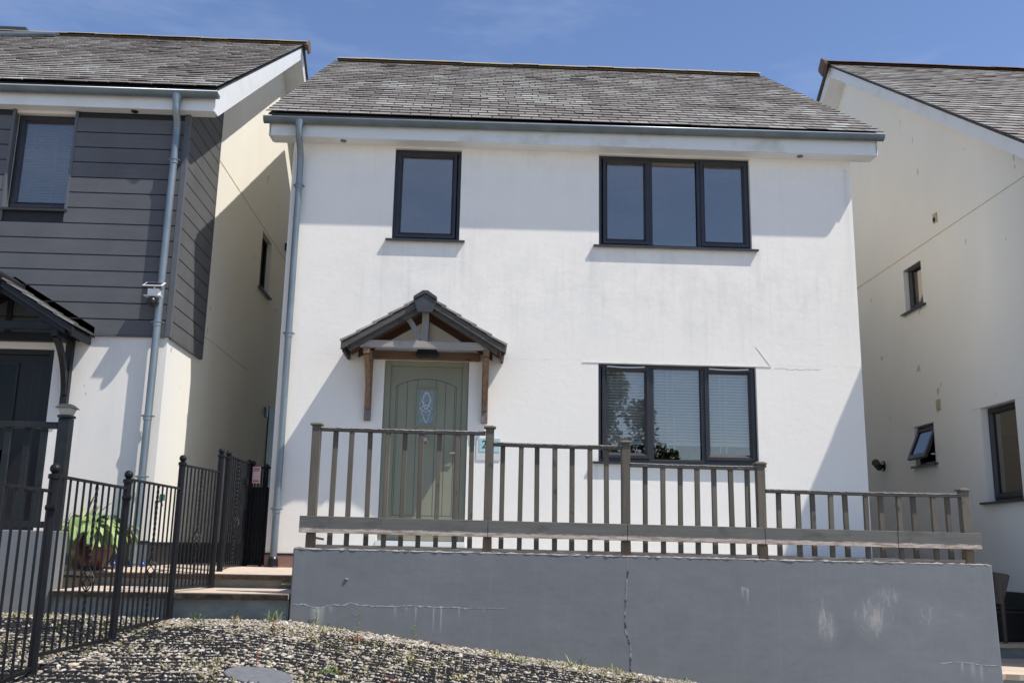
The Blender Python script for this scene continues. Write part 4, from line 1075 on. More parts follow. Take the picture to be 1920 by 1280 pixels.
st = thing('garden_steps', 'sandstone topped steps with grey risers left of the retaining wall', 'steps', (-2.7, -1.6, .9))
def jag_slab(mb, x0, x1, yf, yb, z0, z1, seed=1, amp=.015, zback=None):
    zk = zback or z1
    r = random.Random(seed); xs = list(np.arange(x0, x1, .12)) + [x1]; ys = [yf + r.uniform(-amp, amp) for _ in xs]; zs = [r.uniform(-.006, .006) for _ in xs]
    for i in range(len(xs) - 1):
        a, b = xs[i], xs[i + 1]
        mb.hexa([(a, ys[i] + .012, z0 + zs[i]), (b, ys[i + 1] + .012, z0 + zs[i + 1]), (b, yb, z0), (a, yb, z0), (a, ys[i], z1), (b, ys[i + 1], z1), (b, yb, zk), (a, yb, zk)])
m = MB(); m.box(-3.86, -1.69, -2.06, -1.96, .6, 1.095); m.build('riser', 'riser_paint', st)
m = MB(); jag_slab(m, -3.86, -1.69, -2.12, -.98, 1.098, 1.142, 3, .005); s1 = m.build('tread', 'sandstone', st)
m = MB(); jag_slab(m, -3.86, -1.69, -2.145, -2.11, 1.086, 1.133, 4, .012); m.build('broken_edge', 'sandstone_edge', s1)
m = MB(); m.box(-3.86, -1.69, -1.0, -.9, 1.0, 1.235); m.build('riser', 'riser_paint', st)
m = MB(); jag_slab(m, -5.2, -1.69, -1.06, -.5, 1.238, 1.282, 5, .005, zback=1.333); m.box(-3.54, -1.69, -.5, 0, 1.2, 1.333); s2 = m.build('tread', 'sandstone', st)
m = MB(); jag_slab(m, -3.86, -1.69, -1.085, -1.05, 1.226, 1.273, 6, .012); m.build('broken_edge', 'sandstone_edge', s2)
pth = MB(); pth.box(LX + .013, XL - .0, 0.002, 9.5, 1.0, 1.333)
tag(pth.build('path', 'sandstone', None), 'paved side passage between the white house and its left neighbour', 'path', kind='structure')

# left neighbour's low wall
m = MB(); m.box(-7.5, -3.87, -2.1, -1.83, .3, 1.675)
lw = m.build('low_wall', 'grey_masonry_paint', None, .008)
tag(lw, 'grey painted low wall end at the left edge, under a dark rail', 'wall')
m = MB(); m.box(-7.5, -5.21, -1.83, LY - .02, .3, 1.55); m.box(-5.21, -4.72, -1.83, LY - .02, .3, 1.55)
tag(m.build('raised_paving', 'sandstone', None), 'paved terrace behind the low wall of the left neighbour', 'terrace', kind='structure')

# right house side steps
st2 = thing('garden_steps', 'pale slab steps between the retaining wall and the right house', 'steps', (5.8, -1.2, .4))
m = MB(); jag_slab(m, 5.03, 6.58, -1.9, -.36, .455, .505, 8); m.build('tread', 'sandstone', st2)
m = MB(); m.box(5.04, 6.58, -.42, -.32, .3, .61); m.box(5.04, 6.58, -1.86, -1.80, -.2, .452); m.build('riser', 'riser_paint', st2)
m = MB(); jag_slab(m, 5.03, 6.58, -.45, .25, .613, .655, 9); m.build('tread', 'sandstone', st2)
m = MB(); m.box(5.31, 6.58, .25, 6.0, .2, 1.0); tag(m.build('side_passage', 'soil', None), 'dark earth passage between the white house and its right neighbour', 'ground', kind='structure')
m = MB(); m.box(5.35, 6.56, -.15, .24, .66, .97); m.box(5.36, 6.55, -.17, -.13, .95, .99)
tag(m.build('planter_box', 'plastic_black', None, .01), 'black planter box on the slab steps by the right house', 'planter')
m = MB(); m.prism([(5.86, 1.10), (5.98, 1.08), (6.085, 1.395), (6.06, 1.415), (5.80, 1.45)], -.42, -.36, 'y'); m.box(5.82, 5.86, -.42, -.36, .66, 1.45); m.box(5.99, 6.03, -.36, -.33, .66, 1.36)
tag(m.build('leaning_board', 'old_board', None, .006), 'weathered old board leaning beyond the right end of the retaining wall', 'board')

# ================================================================= TIMBER BALUSTRADE
bal = thing('timber_balustrade', 'weathered grey timber balustrade stepping down along the grey retaining wall', 'railing', (1.65, -2.06, 1.56))
posts = [(-1.53, 2.751), (.138, 2.76), (1.464, 2.646), (2.785, 2.469), (4.795, 2.255)]
rails = [2.708, 2.599, 2.428, 2.205]
bx_all = [[-1.355, -1.192, -1.014, -.844, -.685, -.519, -.353, -.176, -.029], [.27, .443, .608, .779, .947, 1.118, 1.284], [1.656, 1.823, 1.998, 2.158, 2.333, 2.493, 2.659], [2.96, 3.142, 3.298, 3.459, 3.624, 3.807, 3.972, 4.134, 4.297, 4.475, 4.639]]
YB = -2.03
rb = random.Random(21)
for i, (x, zt_) in enumerate(posts):
    r_ = .041
    lean = rb.uniform(-.006, .006)
    m = MB(); zb = wz(x) + .004
    m.hexa([(x - r_, YB - r_, zb), (x + r_, YB - r_, zb), (x + r_, YB + r_, zb), (x - r_, YB + r_, zb), (x - r_ + lean, YB - r_, zt_ - .03), (x + r_ + lean, YB - r_, zt_ - .03), (x + r_ + lean, YB + r_, zt_ - .03), (x - r_ + lean, YB + r_, zt_ - .03)])
    po = m.build('post', 'weathered_grey', bal, .005)
    m = MB(); xx = x + lean; m.box(xx - .058, xx + .058, YB - .058, YB + .058, zt_ - .03, zt_ - .012); m.hexa([(xx - .05, YB - .05, zt_ - .012), (xx + .05, YB - .05, zt_ - .012), (xx + .05, YB + .05, zt_ - .012), (xx - .05, YB + .05, zt_ - .012), (xx - .03, YB - .03, zt_), (xx + .03, YB - .03, zt_), (xx + .03, YB + .03, zt_), (xx - .03, YB + .03, zt_)])
    m.build('post_cap', 'weathered_grey', po, .004)
    m = MB(); m.box(x - r_ - .002, x + r_ + .002, YB - r_ - .002, YB + r_ + .002, zb, zb + .12); m.build('post_foot', 'weathered_foot', po, .004)
for i, z in enumerate(rails):
    xa, xb = posts[i][0] + .041, posts[i + 1][0] - .041
    m = MB(); nn = 7; q = np.linspace(xa, xb, nn)
    for a, b in zip(q, q[1:]):
        da, db = -.004 * math.sin((a - xa) / (xb - xa) * math.pi), -.004 * math.sin((b - xa) / (xb - xa) * math.pi)
        dz = -.006 * (np.array([a, b]) - xa) / (xb - xa)
        m.hexa([(a, YB - .045, z - .036 + da + dz[0]), (b, YB - .045, z - .036 + db + dz[1]), (b, YB + .045, z - .036 + db + dz[1]), (a, YB + .045, z - .036 + da + dz[0]), (a, YB - .045, z + da + dz[0]), (b, YB - .045, z + db + dz[1]), (b, YB + .045, z + db + dz[1]), (a, YB + .045, z + da + dz[0])])
    tr_ = m.build('top_rail', 'worn_rail', bal, .003)
    m = MB(); rq = random.Random(i + 5)
    q = np.linspace(xa, xb, 60); ww = [rq.uniform(.004, .011) for _ in q]
    for k in range(59):
        a, b = q[k], q[k + 1]; za_, zb2 = z - .004 * math.sin((a - xa) / (xb - xa) * math.pi) - .006 * (a - xa) / (xb - xa), z - .004 * math.sin((b - xa) / (xb - xa) * math.pi) - .006 * (b - xa) / (xb - xa)
        m.hexa([(a, YB - .047, za_ - ww[k]), (b, YB - .047, zb2 - ww[k + 1]), (b, YB + .02, zb2 - .001), (a, YB + .02, za_ - .001), (a, YB - .044, za_ - .001), (b, YB - .044, zb2 - .001), (b, YB + .02, zb2 + .002), (a, YB + .02, za_ + .002)])
    m.build('worn_edge', 'bare_wood', tr_)
cnt = 0
for i, xsb in enumerate(bx_all):
    for j, x in enumerate(xsb):
        front = (j % 2 == 1)
        yy = YB - .020 if front else YB + .018
        zt_ = rails[i] - .038; zb = wz(x) + .03
        m = MB(); w_ = .0235 + rb.uniform(-.001, .001); l1 = rb.uniform(-.006, .006); dth = .018
        m.hexa([(x - w_, yy - dth, zb), (x + w_, yy - dth, zb), (x + w_, yy + dth, zb), (x - w_, yy + dth, zb), (x - w_ + l1, yy - dth, zt_), (x + w_ + l1, yy - dth, zt_), (x + w_ + l1, yy + dth, zt_), (x - w_ + l1, yy + dth, zt_)])
        m.build('baluster', 'weathered_grey', bal, .004)
def bz_(x, z0): return z0 - .0058 * (x + 1.63)
bounds = [-1.636, .138, 1.468, 2.79, 4.08, 4.90]
for a, b in zip(bounds, bounds[1:]):
    m = MB(); a2, b2 = a + .002, b - .002
    m.hexa([(a2, -2.112, bz_(a2, 1.705)), (b2, -2.112, bz_(b2, 1.705)), (b2, -2.076, bz_(b2, 1.705)), (a2, -2.076, bz_(a2, 1.705)), (a2, -2.112, bz_(a2, 1.86)), (b2, -2.112, bz_(b2, 1.86)), (b2, -2.076, bz_(b2, 1.86)), (a2, -2.076, bz_(a2, 1.86))])
    o = m.build('lower_board', 'worn_edge_board', bal, .004)
    # keep object coordinates = world offsets for the worn edge shader
for i in range(4):
    a, b = posts[i][0] + .042, posts[i + 1][0] - .042
    m = MB(); m.hexa([(a, YB - .03, wz(a) + .002), (b, YB - .03, wz(b) + .002), (b, YB + .03, wz(b) + .002), (a, YB + .03, wz(a) + .002), (a, YB - .03, wz(a) + .040), (b, YB - .03, wz(b) + .040), (b, YB + .03, wz(b) + .040), (a, YB + .03, wz(a) + .040)])
    m.build('bottom_rail', 'worn_rail_bottom', bal, .004)
for ob in bal.children:
    pass
m = MB(); m.tube([(-1.49, -2.09, 1.66), (-1.40, -2.08, 1.645)], .010, 6)
m.build('loose_bracket', 'foot_faded', bal)

# left neighbour's dark railing on the low wall
dr = thing('dark_railing', 'dark stained railing with thick corner post on the left neighbour low wall', 'railing', (-4.6, -2.0, 1.67))
m = MB(); m.box(-3.995, -3.885, -2.06, -1.95, 1.677, 2.735); m.build('post', 'dark_stain', dr, .006)
m = MB(); m.box(-7.4, -3.996, -2.05, -1.96, 2.635, 2.695); m.build('top_rail', 'dark_stain', dr, .006)
m = MB(); m.box(-7.4, -3.996, -2.035, -1.975, 1.70, 1.76); m.build('bottom_rail', 'dark_stain', dr, .004)
for k in range(14):
    x = -4.125 - .17 * k
    m = MB(); yy = -2.02 if k % 2 == 0 else -1.985; m.box(x - .03, x + .03, yy - .018, yy + .018, 1.70, 2.63); m.build('baluster', 'dark_stain', dr, .004)
pc = thing('solar_post_light', 'solar lamp cap on the corner post of the dark railing', 'garden light', (-3.94, -2.005, 2.737))
m = MB(); m.box(-4.005, -3.875, -2.07, -1.94, 2.738, 2.765); m.build('base', 'plastic_black', pc, .006)
m = MB(); m.hexa([(-3.985, -2.05, 2.766), (-3.895, -2.05, 2.766), (-3.895, -1.96, 2.766), (-3.985, -1.96, 2.766), (-4.005, -2.07, 2.83), (-3.875, -2.07, 2.83), (-3.875, -1.94, 2.83), (-4.005, -1.94, 2.83)]); m.build('lamp_glass', 'frosted_lens', pc)
m = MB(); m.hexa([(-4.03, -2.095, 2.831), (-3.85, -2.095, 2.831), (-3.85, -1.915, 2.831), (-4.03, -1.915, 2.831), (-3.985, -2.05, 2.872), (-3.895, -2.05, 2.872), (-3.895, -1.96, 2.872), (-3.985, -1.96, 2.872)]); m.build('lamp_cap', 'lead_grey', pc, .003)

# ================================================================= IRON FENCE
FX = -2.76
def iron_post(parent, x, y, z0, z1, r=.030):
    m = MB(); m.tube([(x, y, z0), (x, y, z1 - .10)], r, 12)
    m.lathe((x, y, z1 - .10), [(r, 0), (r + .009, .004), (r + .009, .030), (r - .006, .036), (.012, .042), (.012, .052)], 12)
    n = 7; m.lathe((x, y, z1 - .038 + .006), [(.034 * math.sin(math.pi * k / n) + .0005, -.034 * math.cos(math.pi * k / n)) for k in range(n + 1)], 12)
    return m.build('post', 'iron_black', parent)
def iron_panel(parent, xa, ya, xb, yb, zt_, zb, nb, twist=None, r=.0085):
    """one panel of bars between two points in plan; returns nothing"""
    A, B = Vector((xa, ya)), Vector((xb, yb)); d = (B - A); L = d.length; d /= L
    nrm = Vector((-d.y, d.x)) * .013
    for z, h in ((zt_, .010), (zb, .012)):
        m = MB()
        za_ = z[0]; zb2 = z[1]
        m.hexa([(A.x - nrm.x, A.y - nrm.y, za_ - h), (B.x - nrm.x, B.y - nrm.y, zb2 - h), (B.x + nrm.x, B.y + nrm.y, zb2 - h), (A.x + nrm.x, A.y + nrm.y, za_ - h),
                (A.x - nrm.x, A.y - nrm.y, za_ + h), (B.x - nrm.x, B.y - nrm.y, zb2 + h), (B.x + nrm.x, B.y + nrm.y, zb2 + h), (A.x + nrm.x, A.y + nrm.y, za_ + h)])
        m.build('rail', 'iron_black', parent, .002)
    for k in range(nb):
        t = (k + 1) / (nb + 1)
        p = A + d * L * t; z1_ = zt_[0] + (zt_[1] - zt_[0]) * t; z0_ = zb[0] + (zb[1] - zb[0]) * t
        b = MB()
        if twist is not None and k == twist:
            zm = z0_ + (z1_ - z0_) * .40
            # twisted square bar with a basket in the middle
            for (q0, q1) in ((z0_, zm - .085), (zm + .085, z1_)):
                n = int((q1 - q0) / .012); vs = []; fs = []
                for i in range(n + 1):
                    a0 = i * .42; zz = q0 + (q1 - q0) * i / n
                    for c in range(4): vs.append((p.x + math.cos(a0 + c * math.pi / 2) * .0125, p.y + math.sin(a0 + c * math.pi / 2) * .0125, zz))
                for i in range(n):
                    for c in range(4): fs.append((i * 4 + c, i * 4 + (c + 1) % 4, (i + 1) * 4 + (c + 1) % 4, (i + 1) * 4 + c))
                b.add(vs, fs)
            for c in range(4):
                pts = []
                for i in range(13):
                    s = i / 12; a0 = c * math.pi / 2 + s * math.pi * 1.1; rr = .040 * math.sin(math.pi * s) + .004
                    pts.append((p.x + rr * math.cos(a0), p.y + rr * math.sin(a0), zm - .085 + .17 * s))
                b.tube(pts, .0048, 6)
            b.lathe((p.x, p.y, zm - .105), [(.003, -.06), (.016, 0), (.010, .022)], 8)
            b.lathe((p.x, p.y, zm + .085), [(.010, 0), (.014, .01), (.008, .03)], 8)
        else:
            b.tube([(p.x, p.y, z0_), (p.x, p.y, z1_)], r, 6)
        b.build('bar', 'iron_black', parent)
fe = thing('iron_fence', 'black wrought iron fence with ball topped posts across the gravel', 'fence', (FX, -3.5, .85))
iron_post(fe, FX, -6.30, .50, 1.98)
iron_post(fe, FX, -4.90, .74, 2.085)
iron_post(fe, FX, -3.53, .84, 2.145)
iron_post(fe, FX, -2.13, .88, 2.40)
iron_post(fe, -2.665, -1.12, 1.14, 2.57)
iron_panel(fe, FX, -6.27, FX, -4.93, (1.905, 1.905), (.70, .80), 10, 4)
iron_panel(fe, FX, -4.87, FX, -3.56, (2.008, 2.005), (.875, .860), 10, 5)
iron_panel(fe, FX, -3.50, FX, -2.16, (2.078, 2.085), (.915, .912), 10, 5)
iron_panel(fe, -2.752, -2.10, -2.668, -1.15, (2.305, 2.318), (1.175, 1.168), 9, 4)
for yv, zv in ((-4.93, 1.80), (-3.56, 1.93)):
    m = MB(); m.tube([(FX + .045, yv, zv), (FX - .02, yv, zv)], .018, 10); m.build('rail_fixing', 'iron_black', fe)
# passage divider: taller gate-like panel
ga = thing('iron_gate', 'black iron gate standing in line with the fence at the passage mouth', 'gate', (-2.66, -.4, 1.29))
iron_post(ga, -2.655, -.86, 1.285, 2.57, .032)
iron_post(ga, -2.655, .12, 1.285, 2.56, .028)
iron_panel(ga, -2.655, -.80, -2.655, .09, (2.515, 2.515), (1.35, 1.35), 9, 4)
for ya_ in (-.815, .06):
    m = MB(); m.box(-2.672, -2.638, ya_, ya_ + .03, 1.34, 2.525); m.build('gate_stile', 'iron_black', ga)
m = MB(); m.box(-2.68, -2.63, -.06, .05, 2.25, 2.33); m.tube([(-2.69, .0, 2.30), (-2.72, .0, 2.30), (-2.72, -.1, 2.27)], .008, 6); m.build('latch', 'iron_black', ga)
gb = thing('iron_gate', 'narrow black barred gate carrying a red sign across the side passage', 'gate', (-2.5, .16, 1.29))
iron_post(gb, -2.62, .16, 1.29, 2.55, .018)
iron_post(gb, -2.455, .16, 1.29, 2.515, .018)
iron_panel(gb, -2.615, .16, -2.40, .16, (2.47, 2.47), (1.36, 1.36), 5)
m = MB(); m.box(-2.61, -2.41, .165, .172, 1.36, 2.24); m.build('back_sheet', 'iron_black', gb)
rsn = thing('red_notice', 'small red and white notice fixed on the narrow iron gate', 'sign', (-2.55, .13, 2.38))
m = MB(); m.box(-2.607, -2.515, .120, .126, 2.285, 2.475); m.build('board', 'plastic_white', rsn)
m = MB(); m.box(-2.601, -2.521, .1165, .1195, 2.385, 2.469); m.build('upper_panel', 'sign_pink', rsn)
m = MB(); m.box(-2.601, -2.521, .1165, .1195, 2.291, 2.378); m.build('lower_panel', 'sign_pink', rsn)
m = MB()
for zz, hh in ((2.445, .016), (2.425, .012), (2.30, .02)): m.box(-2.596, -2.526, .1145, .1162, zz, zz + hh)
m.build('printed_block', 'sign_red', rsn)

# ================================================================= small things on the left house
sc_ = thing('security_camera', 'white solar security camera on the steel downpipe of the left house', 'camera', (-3.66, -.67, 4.33))
cx, cy, cz = -3.685, -.70, 4.30
m = MB(); m.box(cx - .095, cx + .10, cy - .045, cy + .045, cz - .005, cz + .008); m.box(cx - .055, cx + .07, cy - .035, cy + .05, cz + .008, cz + .085); m.build('body', 'plastic_white', sc_, .006)
m = MB(); m.tube([(cx + .01, cy, cz + .085), (cx + .01, cy, cz + .12)], .012, 8); m.build('stem', 'plastic_white', sc_)
def tiltq(x, y_, z):
    c, s = math.cos(math.radians(28)), math.sin(math.radians(28)); return (cx + .005 + x, cy - .01 + y_ * c - z * s, cz + .14 + y_ * s + z * c)
m = MB(tiltq); m.box(-.11, .11, -.075, .075, -.006, .004); pn = m.build('solar_panel', 'plastic_white', sc_, .003)
m = MB(tiltq); m.box(-.092, .092, -.058, .058, .0045, .0065); m.build('solar_cells', 'solar_cell', pn)
m = MB(); n = 8; m.lathe((cx + .0, cy - .01, cz - .065), [(.055 * math.sin(math.pi * k / n) + .0005, -.06 * math.cos(math.pi * k / n)) for k in range(n + 1)], 16); m.build('lens_dome', 'plastic_black', sc_, smooth=True)

# plant pot with hosta
px, py, pz = -3.97, -.92, 1.31
m = MB(); m.lathe((px, py, pz), [(.11, 0), (.15, .04), (.205, .15), (.225, .24), (.22, .30), (.235, .32), (.235, .34), (.20, .34)], 24)
pot = m.build('plant_pot', 'glazed_pot', None, smooth=True); tag(pot, 'dark red brown glazed pot holding the hosta on the steps', 'pot')
def leafblade(mb, base, d, L, W, droop, tint, seg=6, fold=.15, up=.6):
    """a curved leaf starting at base, heading d (angle), rising then drooping"""
    vs = []; fs = []
    for i in range(seg + 1):
        t = i / seg; r = L * t; z = up * L * t - droop * L * t * t
        w = W * math.sin(math.pi * min(1, t * .92 + .04)) ** .8
        c = Vector((base[0] + math.cos(d) * r, base[1] + math.sin(d) * r, base[2] + z)); s = Vector((-math.sin(d), math.cos(d), 0)) * w
        vs += [tuple(c - s + Vector((0, 0, fold * w))), tuple(c), tuple(c + s + Vector((0, 0, fold * w)))]
    for i in range(seg):
        a = i * 3; fs += [(a, a + 1, a + 4, a + 3), (a + 1, a + 2, a + 5, a + 4)]
    mb.add(vs, fs, tint)
r = random.Random(4)
m = MB()
for k in range(165):
    a = r.uniform(0, 2 * math.pi); rr = r.uniform(0, .15)
    bx_, by_ = px + rr * math.cos(a), py + rr * math.sin(a)
    out = r.uniform(.0, .20); hz = pz + .34 + (.22 - out * .75) * r.uniform(.5, 1.1)
    sx, sy = bx_ + math.cos(a) * out, by_ + math.sin(a) * out
    m.tube([(bx_, by_, pz + .30), (sx, sy, hz)], .004, 4, tint=.2)
    tt = r.uniform(.1, .9); da = r.uniform(-.7, .7); LL = r.uniform(.11, .18); WW = r.uniform(.032, .052); dr_ = r.uniform(.9, 2.2); up_ = r.uniform(.2, .9)
    leafblade(m, (sx, sy, hz), a + da, LL, WW, dr_, tt, up=up_)
    leafblade(m, (sx, sy, hz - .002), a + da, LL * 1.04, WW * 1.13, dr_, min(1, tt + .35), up=up_)
hosta = m.build('hosta_plant', 'hosta_green', None, smooth=True); tag(hosta, 'leafy green hosta spilling over its glazed pot behind the fence', 'plant')
m = MB()
for k in range(60):
    a = r.uniform(0, 2 * math.pi)
    leafblade(m, (-4.16 + r.uniform(-.03, .03), -.78 + r.uniform(-.03, .03), 1.62 + r.uniform(0, .05)), a, r.uniform(.22, .42), .010, r.uniform(.5, 1.2), r.uniform(.1, .95), 6, 0, r.uniform(.9, 1.9))
m.lathe((-4.16, -.78, 1.32), [(.08, 0), (.10, .22), (.11, .32), (.09, .32)], 16, .1)
fern = m.build('spiky_plant', 'fern_green', None); tag(fern, 'yellow green spiky plant rising behind the hosta', 'plant')
for (bx_, by_, lab) in ((-3.86, -.58, 'nearest the red pot'), (-3.69, -.58, 'between the pot and the lone one'), (-3.56, -.56, 'farthest from the pot')):
    m = MB(); m.lathe((bx_, by_, 1.325), [(.022, 0), (.032, .01), (.034, .03), (.02, .042), (.012, .06), (.016, .07)], 12)
    o = m.build('ornament', 'blue_glaze', None, smooth=True); tag(o, 'small blue ornament on the upper step, ' + lab, 'ornament', 'blue ornaments on the step')
# tap with green fitting on the left house wall
tp = thing('garden_tap', 'green outdoor tap on the white corner wall of the left house', 'tap', (-3.53, -.35, 2.05))
m = MB(); m.tube([(-3.538, -.40, 2.03), (-3.47, -.42, 2.03), (-3.45, -.42, 1.98)], .012, 8); m.build('spout', 'gutter_steel', tp)
m = MB(); m.box(-3.49, -3.44, -.43, -.38, 2.04, 2.11); mm_ = simple('tap_green', (.03, .16, .10), (.02, .12, .08), .5, bstr=0); m.build('handle', 'tap_green', tp, .006)

# ================================================================= GROUND
def gz(x, y):
    x = np.asarray(x, float); y = np.asarray(y, float)
    base = np.where(x < -1.7, .905 + .018 * np.clip(-x - 2.7, 0, 4), .905 - .130 * (x + 1.7))
    base = np.clip(base, -.35, None)
    d_ = np.clip(-2.1 - y, 0, None)
    dn = np.clip(d_, 0, 3.0)
    z = base - .02 * dn - .0125 * dn * dn - .075 * np.clip(d_ - 3.0, 0, 6)
    # land levels out away from the plot
    far = np.clip((np.hypot(x - 0, y + 3) - 14) / 20, 0, 1)
    return z * (1 - far) + .0 * far
gxs = np.concatenate([[-1500, -400, -120, -50, -28, -18], np.arange(-13, 12.01, .25), [16, 22, 32, 60, 140, 400, 1500]])
gys = np.concatenate([[-1500, -400, -120, -60, -40, -28, -20], np.arange(-15, -2.09, .2), [-2.1, -1, 0, 5, 12, 25, 50, 120, 400, 1500]])
GX, GY = np.meshgrid(gxs, gys)
GZ = gz(GX, GY) - .018
GZ = np.where(GY > -2.11, np.minimum(GZ, .45), GZ)
nv = GX.size; nxg = len(gxs)
verts = np.stack([GX.ravel(), GY.ravel(), GZ.ravel()], 1)
fcs = [(j * nxg + i, j * nxg + i + 1, (j + 1) * nxg + i + 1, (j + 1) * nxg + i) for j in range(len(gys) - 1) for i in range(nxg - 1)]
me = bpy.data.meshes.new('ground'); me.from_pydata(verts.tolist(), [], fcs); me.materials.append(MATS['ground_soil'])
go = bpy.data.objects.new('ground', me); COL.objects.link(go); struct(go, 'sloping gravelled ground in front of the houses')
go['category'] = 'ground'

def bulk_mesh(name, V, F, tint, mat):
    """V (n,k,3), F (m,3) local faces per item"""
    n, k, _ = V.shape; m_ = len(F)
    me = bpy.data.meshes.new(name)
    me.vertices.add(n * k); me.vertices.foreach_set('co', V.reshape(-1).astype(np.float32))
    faces = (F[None] + (np.arange(n) * k)[:, None, None]).reshape(-1)
    c = F.shape[1]
    me.loops.add(len(faces)); me.loops.foreach_set('vertex_index', faces.astype(np.int32))
    me.polygons.add(n * m_); me.polygons.foreach_set('loop_start', (np.arange(n * m_) * c).astype(np.int32))
    try: me.polygons.foreach_set('loop_total', np.full(n * m_, c, np.int32))
    except Exception: pass
    me.update(calc_edges=True)
    at = me.attributes.new('tint', 'FLOAT', 'POINT'); at.data.foreach_set('value', np.repeat(tint, k).astype(np.float32))
    me.materials.append(MATS[mat]); ob = bpy.data.objects.new(name, me); COL.objects.link(ob)
    return ob
t_ = (1 + 5 ** .5) / 2
ico = np.array([(-1, t_, 0), (1, t_, 0), (-1, -t_, 0), (1, -t_, 0), (0, -1, t_), (0, 1, t_), (0, -1, -t_), (0, 1, -t_), (t_, 0, -1), (t_, 0, 1), (-t_, 0, -1), (-t_, 0, 1)]) / math.hypot(1, t_)
icf = np.array([(0, 11, 5), (0, 5, 1), (0, 1, 7), (0, 7, 10), (0, 10, 11), (1, 5, 9), (5, 11, 4), (11, 10, 2), (10, 7, 6), (7, 1, 8), (3, 9, 4), (3, 4, 2), (3, 2, 6), (3, 6, 8), (3, 8, 9), (4, 9, 5), (2, 4, 11), (6, 2, 10), (8, 6, 7), (9, 8, 1)])
n = 105000
sx = rs.uniform(-7.2, 3.4, n); sy = -2.1 - 4.9 * rs.uniform(0, 1, n) ** 1.15
keep = ~((sx > -20) & (sx < -3.86) & (sy > -2.12))
# leave the manhole clear
MHX, MHY = -1.40, -4.60
keep &= np.hypot((sx - MHX), (sy - MHY)) > .235
sx, sy = sx[keep], sy[keep]; n = len(sx)
size = np.clip(rs.lognormal(math.log(.0098), .38, n), .005, .030)
ang = rs.uniform(0, 2 * np.pi, n)
sc3 = np.stack([size * rs.uniform(.8, 1.5, n), size * rs.uniform(.7, 1.1, n), size * rs.uniform(.40, .75, n)], 1)
V = ico[None] * (1 + rs.uniform(-.22, .22, (n, 12, 1))) * sc3[:, None]
# random tilt then yaw
ti = rs.uniform(-.5, .5, n); c, s = np.cos(ti)[:, None], np.sin(ti)[:, None]
V = np.stack([V[..., 0] * c - V[..., 2] * s, V[..., 1], V[..., 0] * s + V[..., 2] * c], -1)
c, s = np.cos(ang)[:, None], np.sin(ang)[:, None]
V = np.stack([V[..., 0] * c - V[..., 1] * s, V[..., 0] * s + V[..., 1] * c, V[..., 2]], -1)
gzz = gz(sx, sy) - .008 + rs.uniform(0, .012, n)
V += np.stack([sx, sy, gzz], 1)[:, None]
gr_o = bulk_mesh('gravel', V, icf, np.clip(rs.normal(.5, .27, n), 0, 1), 'gravel_stone')
tag(gr_o, 'pale mixed gravel covering the sloping ground', 'gravel', kind='stuff')

# plastic gravel-retaining grid: rows of thin walls
gm = MB(); r = random.Random(14)
def hz1(x, y): return float(gz(x, y))
def noise2(x, y): return math.sin(x * 2.1 + 1.3 * math.sin(y * 1.7)) + math.sin(y * 3.3 + x * 1.1 + 2.0) + .6 * math.sin(x * 5.7 - y * 4.1)
rowy = -2.60
while rowy > -6.6:
    x = -7.0; jj = r.uniform(0, .06)
    while x < 3.4:
        L = .062
        yr_ = rowy + .012 * math.sin(x * 1.3 + rowy * 2) + .02 * math.sin(x * .5)
        if math.hypot(x - MHX, yr_ - MHY) > .27 and not (x < -3.86 and yr_ > -2.15):
            nn = noise2(x * .8, yr_)
            h = (.012 + .007 * nn * .5 if x < -1.4 else .016 + .004 * nn * .5) + r.uniform(-.004, .004)
            edge = -2.50 - .12 * math.sin(x * 1.9)
            if h > .006 and yr_ < edge and r.random() < .9:
                z = hz1(x, yr_); z2 = hz1(x + L, yr_); g_ = .006
                gm.add([(x, yr_, z - .02), (x + L - g_, yr_, z2 - .02), (x + L - g_, yr_, z2 + h), (x, yr_, z + h), (x, yr_ - .012, z - .02), (x + L - g_, yr_ - .012, z2 - .02), (x + L - g_, yr_ - .012, z2 + h), (x, yr_ - .012, z + h)], [(0, 1, 2, 3), (7, 6, 5, 4), (3, 2, 6, 7), (0, 3, 7, 4), (1, 5, 6, 2)])
                if r.random() < .75:
                    y2 = yr_ + .105; zz = hz1(x, y2); h2 = h - .005
                    gm.add([(x, yr_, z - .02), (x, y2, zz - .02), (x, y2, zz + h2), (x, yr_, z + h2), (x + .007, yr_, z - .02), (x + .007, y2, zz - .02), (x + .007, y2, zz + h2), (x + .007, yr_, z + h2)], [(0, 1, 2, 3), (7, 6, 5, 4), (3, 2, 6, 7)])
        x += L
    rowy -= .115
gmo = gm.build('gravel_grid', 'grid_plastic', None); tag(gmo, 'black plastic honeycomb grid pressed into the gravel', 'ground grid', kind='stuff')

mz = hz1(MHX, MHY)
m = MB(); m.lathe((MHX, MHY, mz), [(.225, -.05), (.225, .003), (.218, .007), (.0, .008)], 40)
mhc = m.build('manhole_cover', 'manhole_steel', None, world_loc=(MHX, MHY, mz))
mhc.rotation_euler = (math.atan((hz1(MHX, MHY + .2) - hz1(MHX, MHY - .2)) / .4), -math.atan((hz1(MHX + .2, MHY) - hz1(MHX - .2, MHY)) / .4), 0); tag(mhc, 'round grey manhole cover set in the gravel', 'manhole cover')

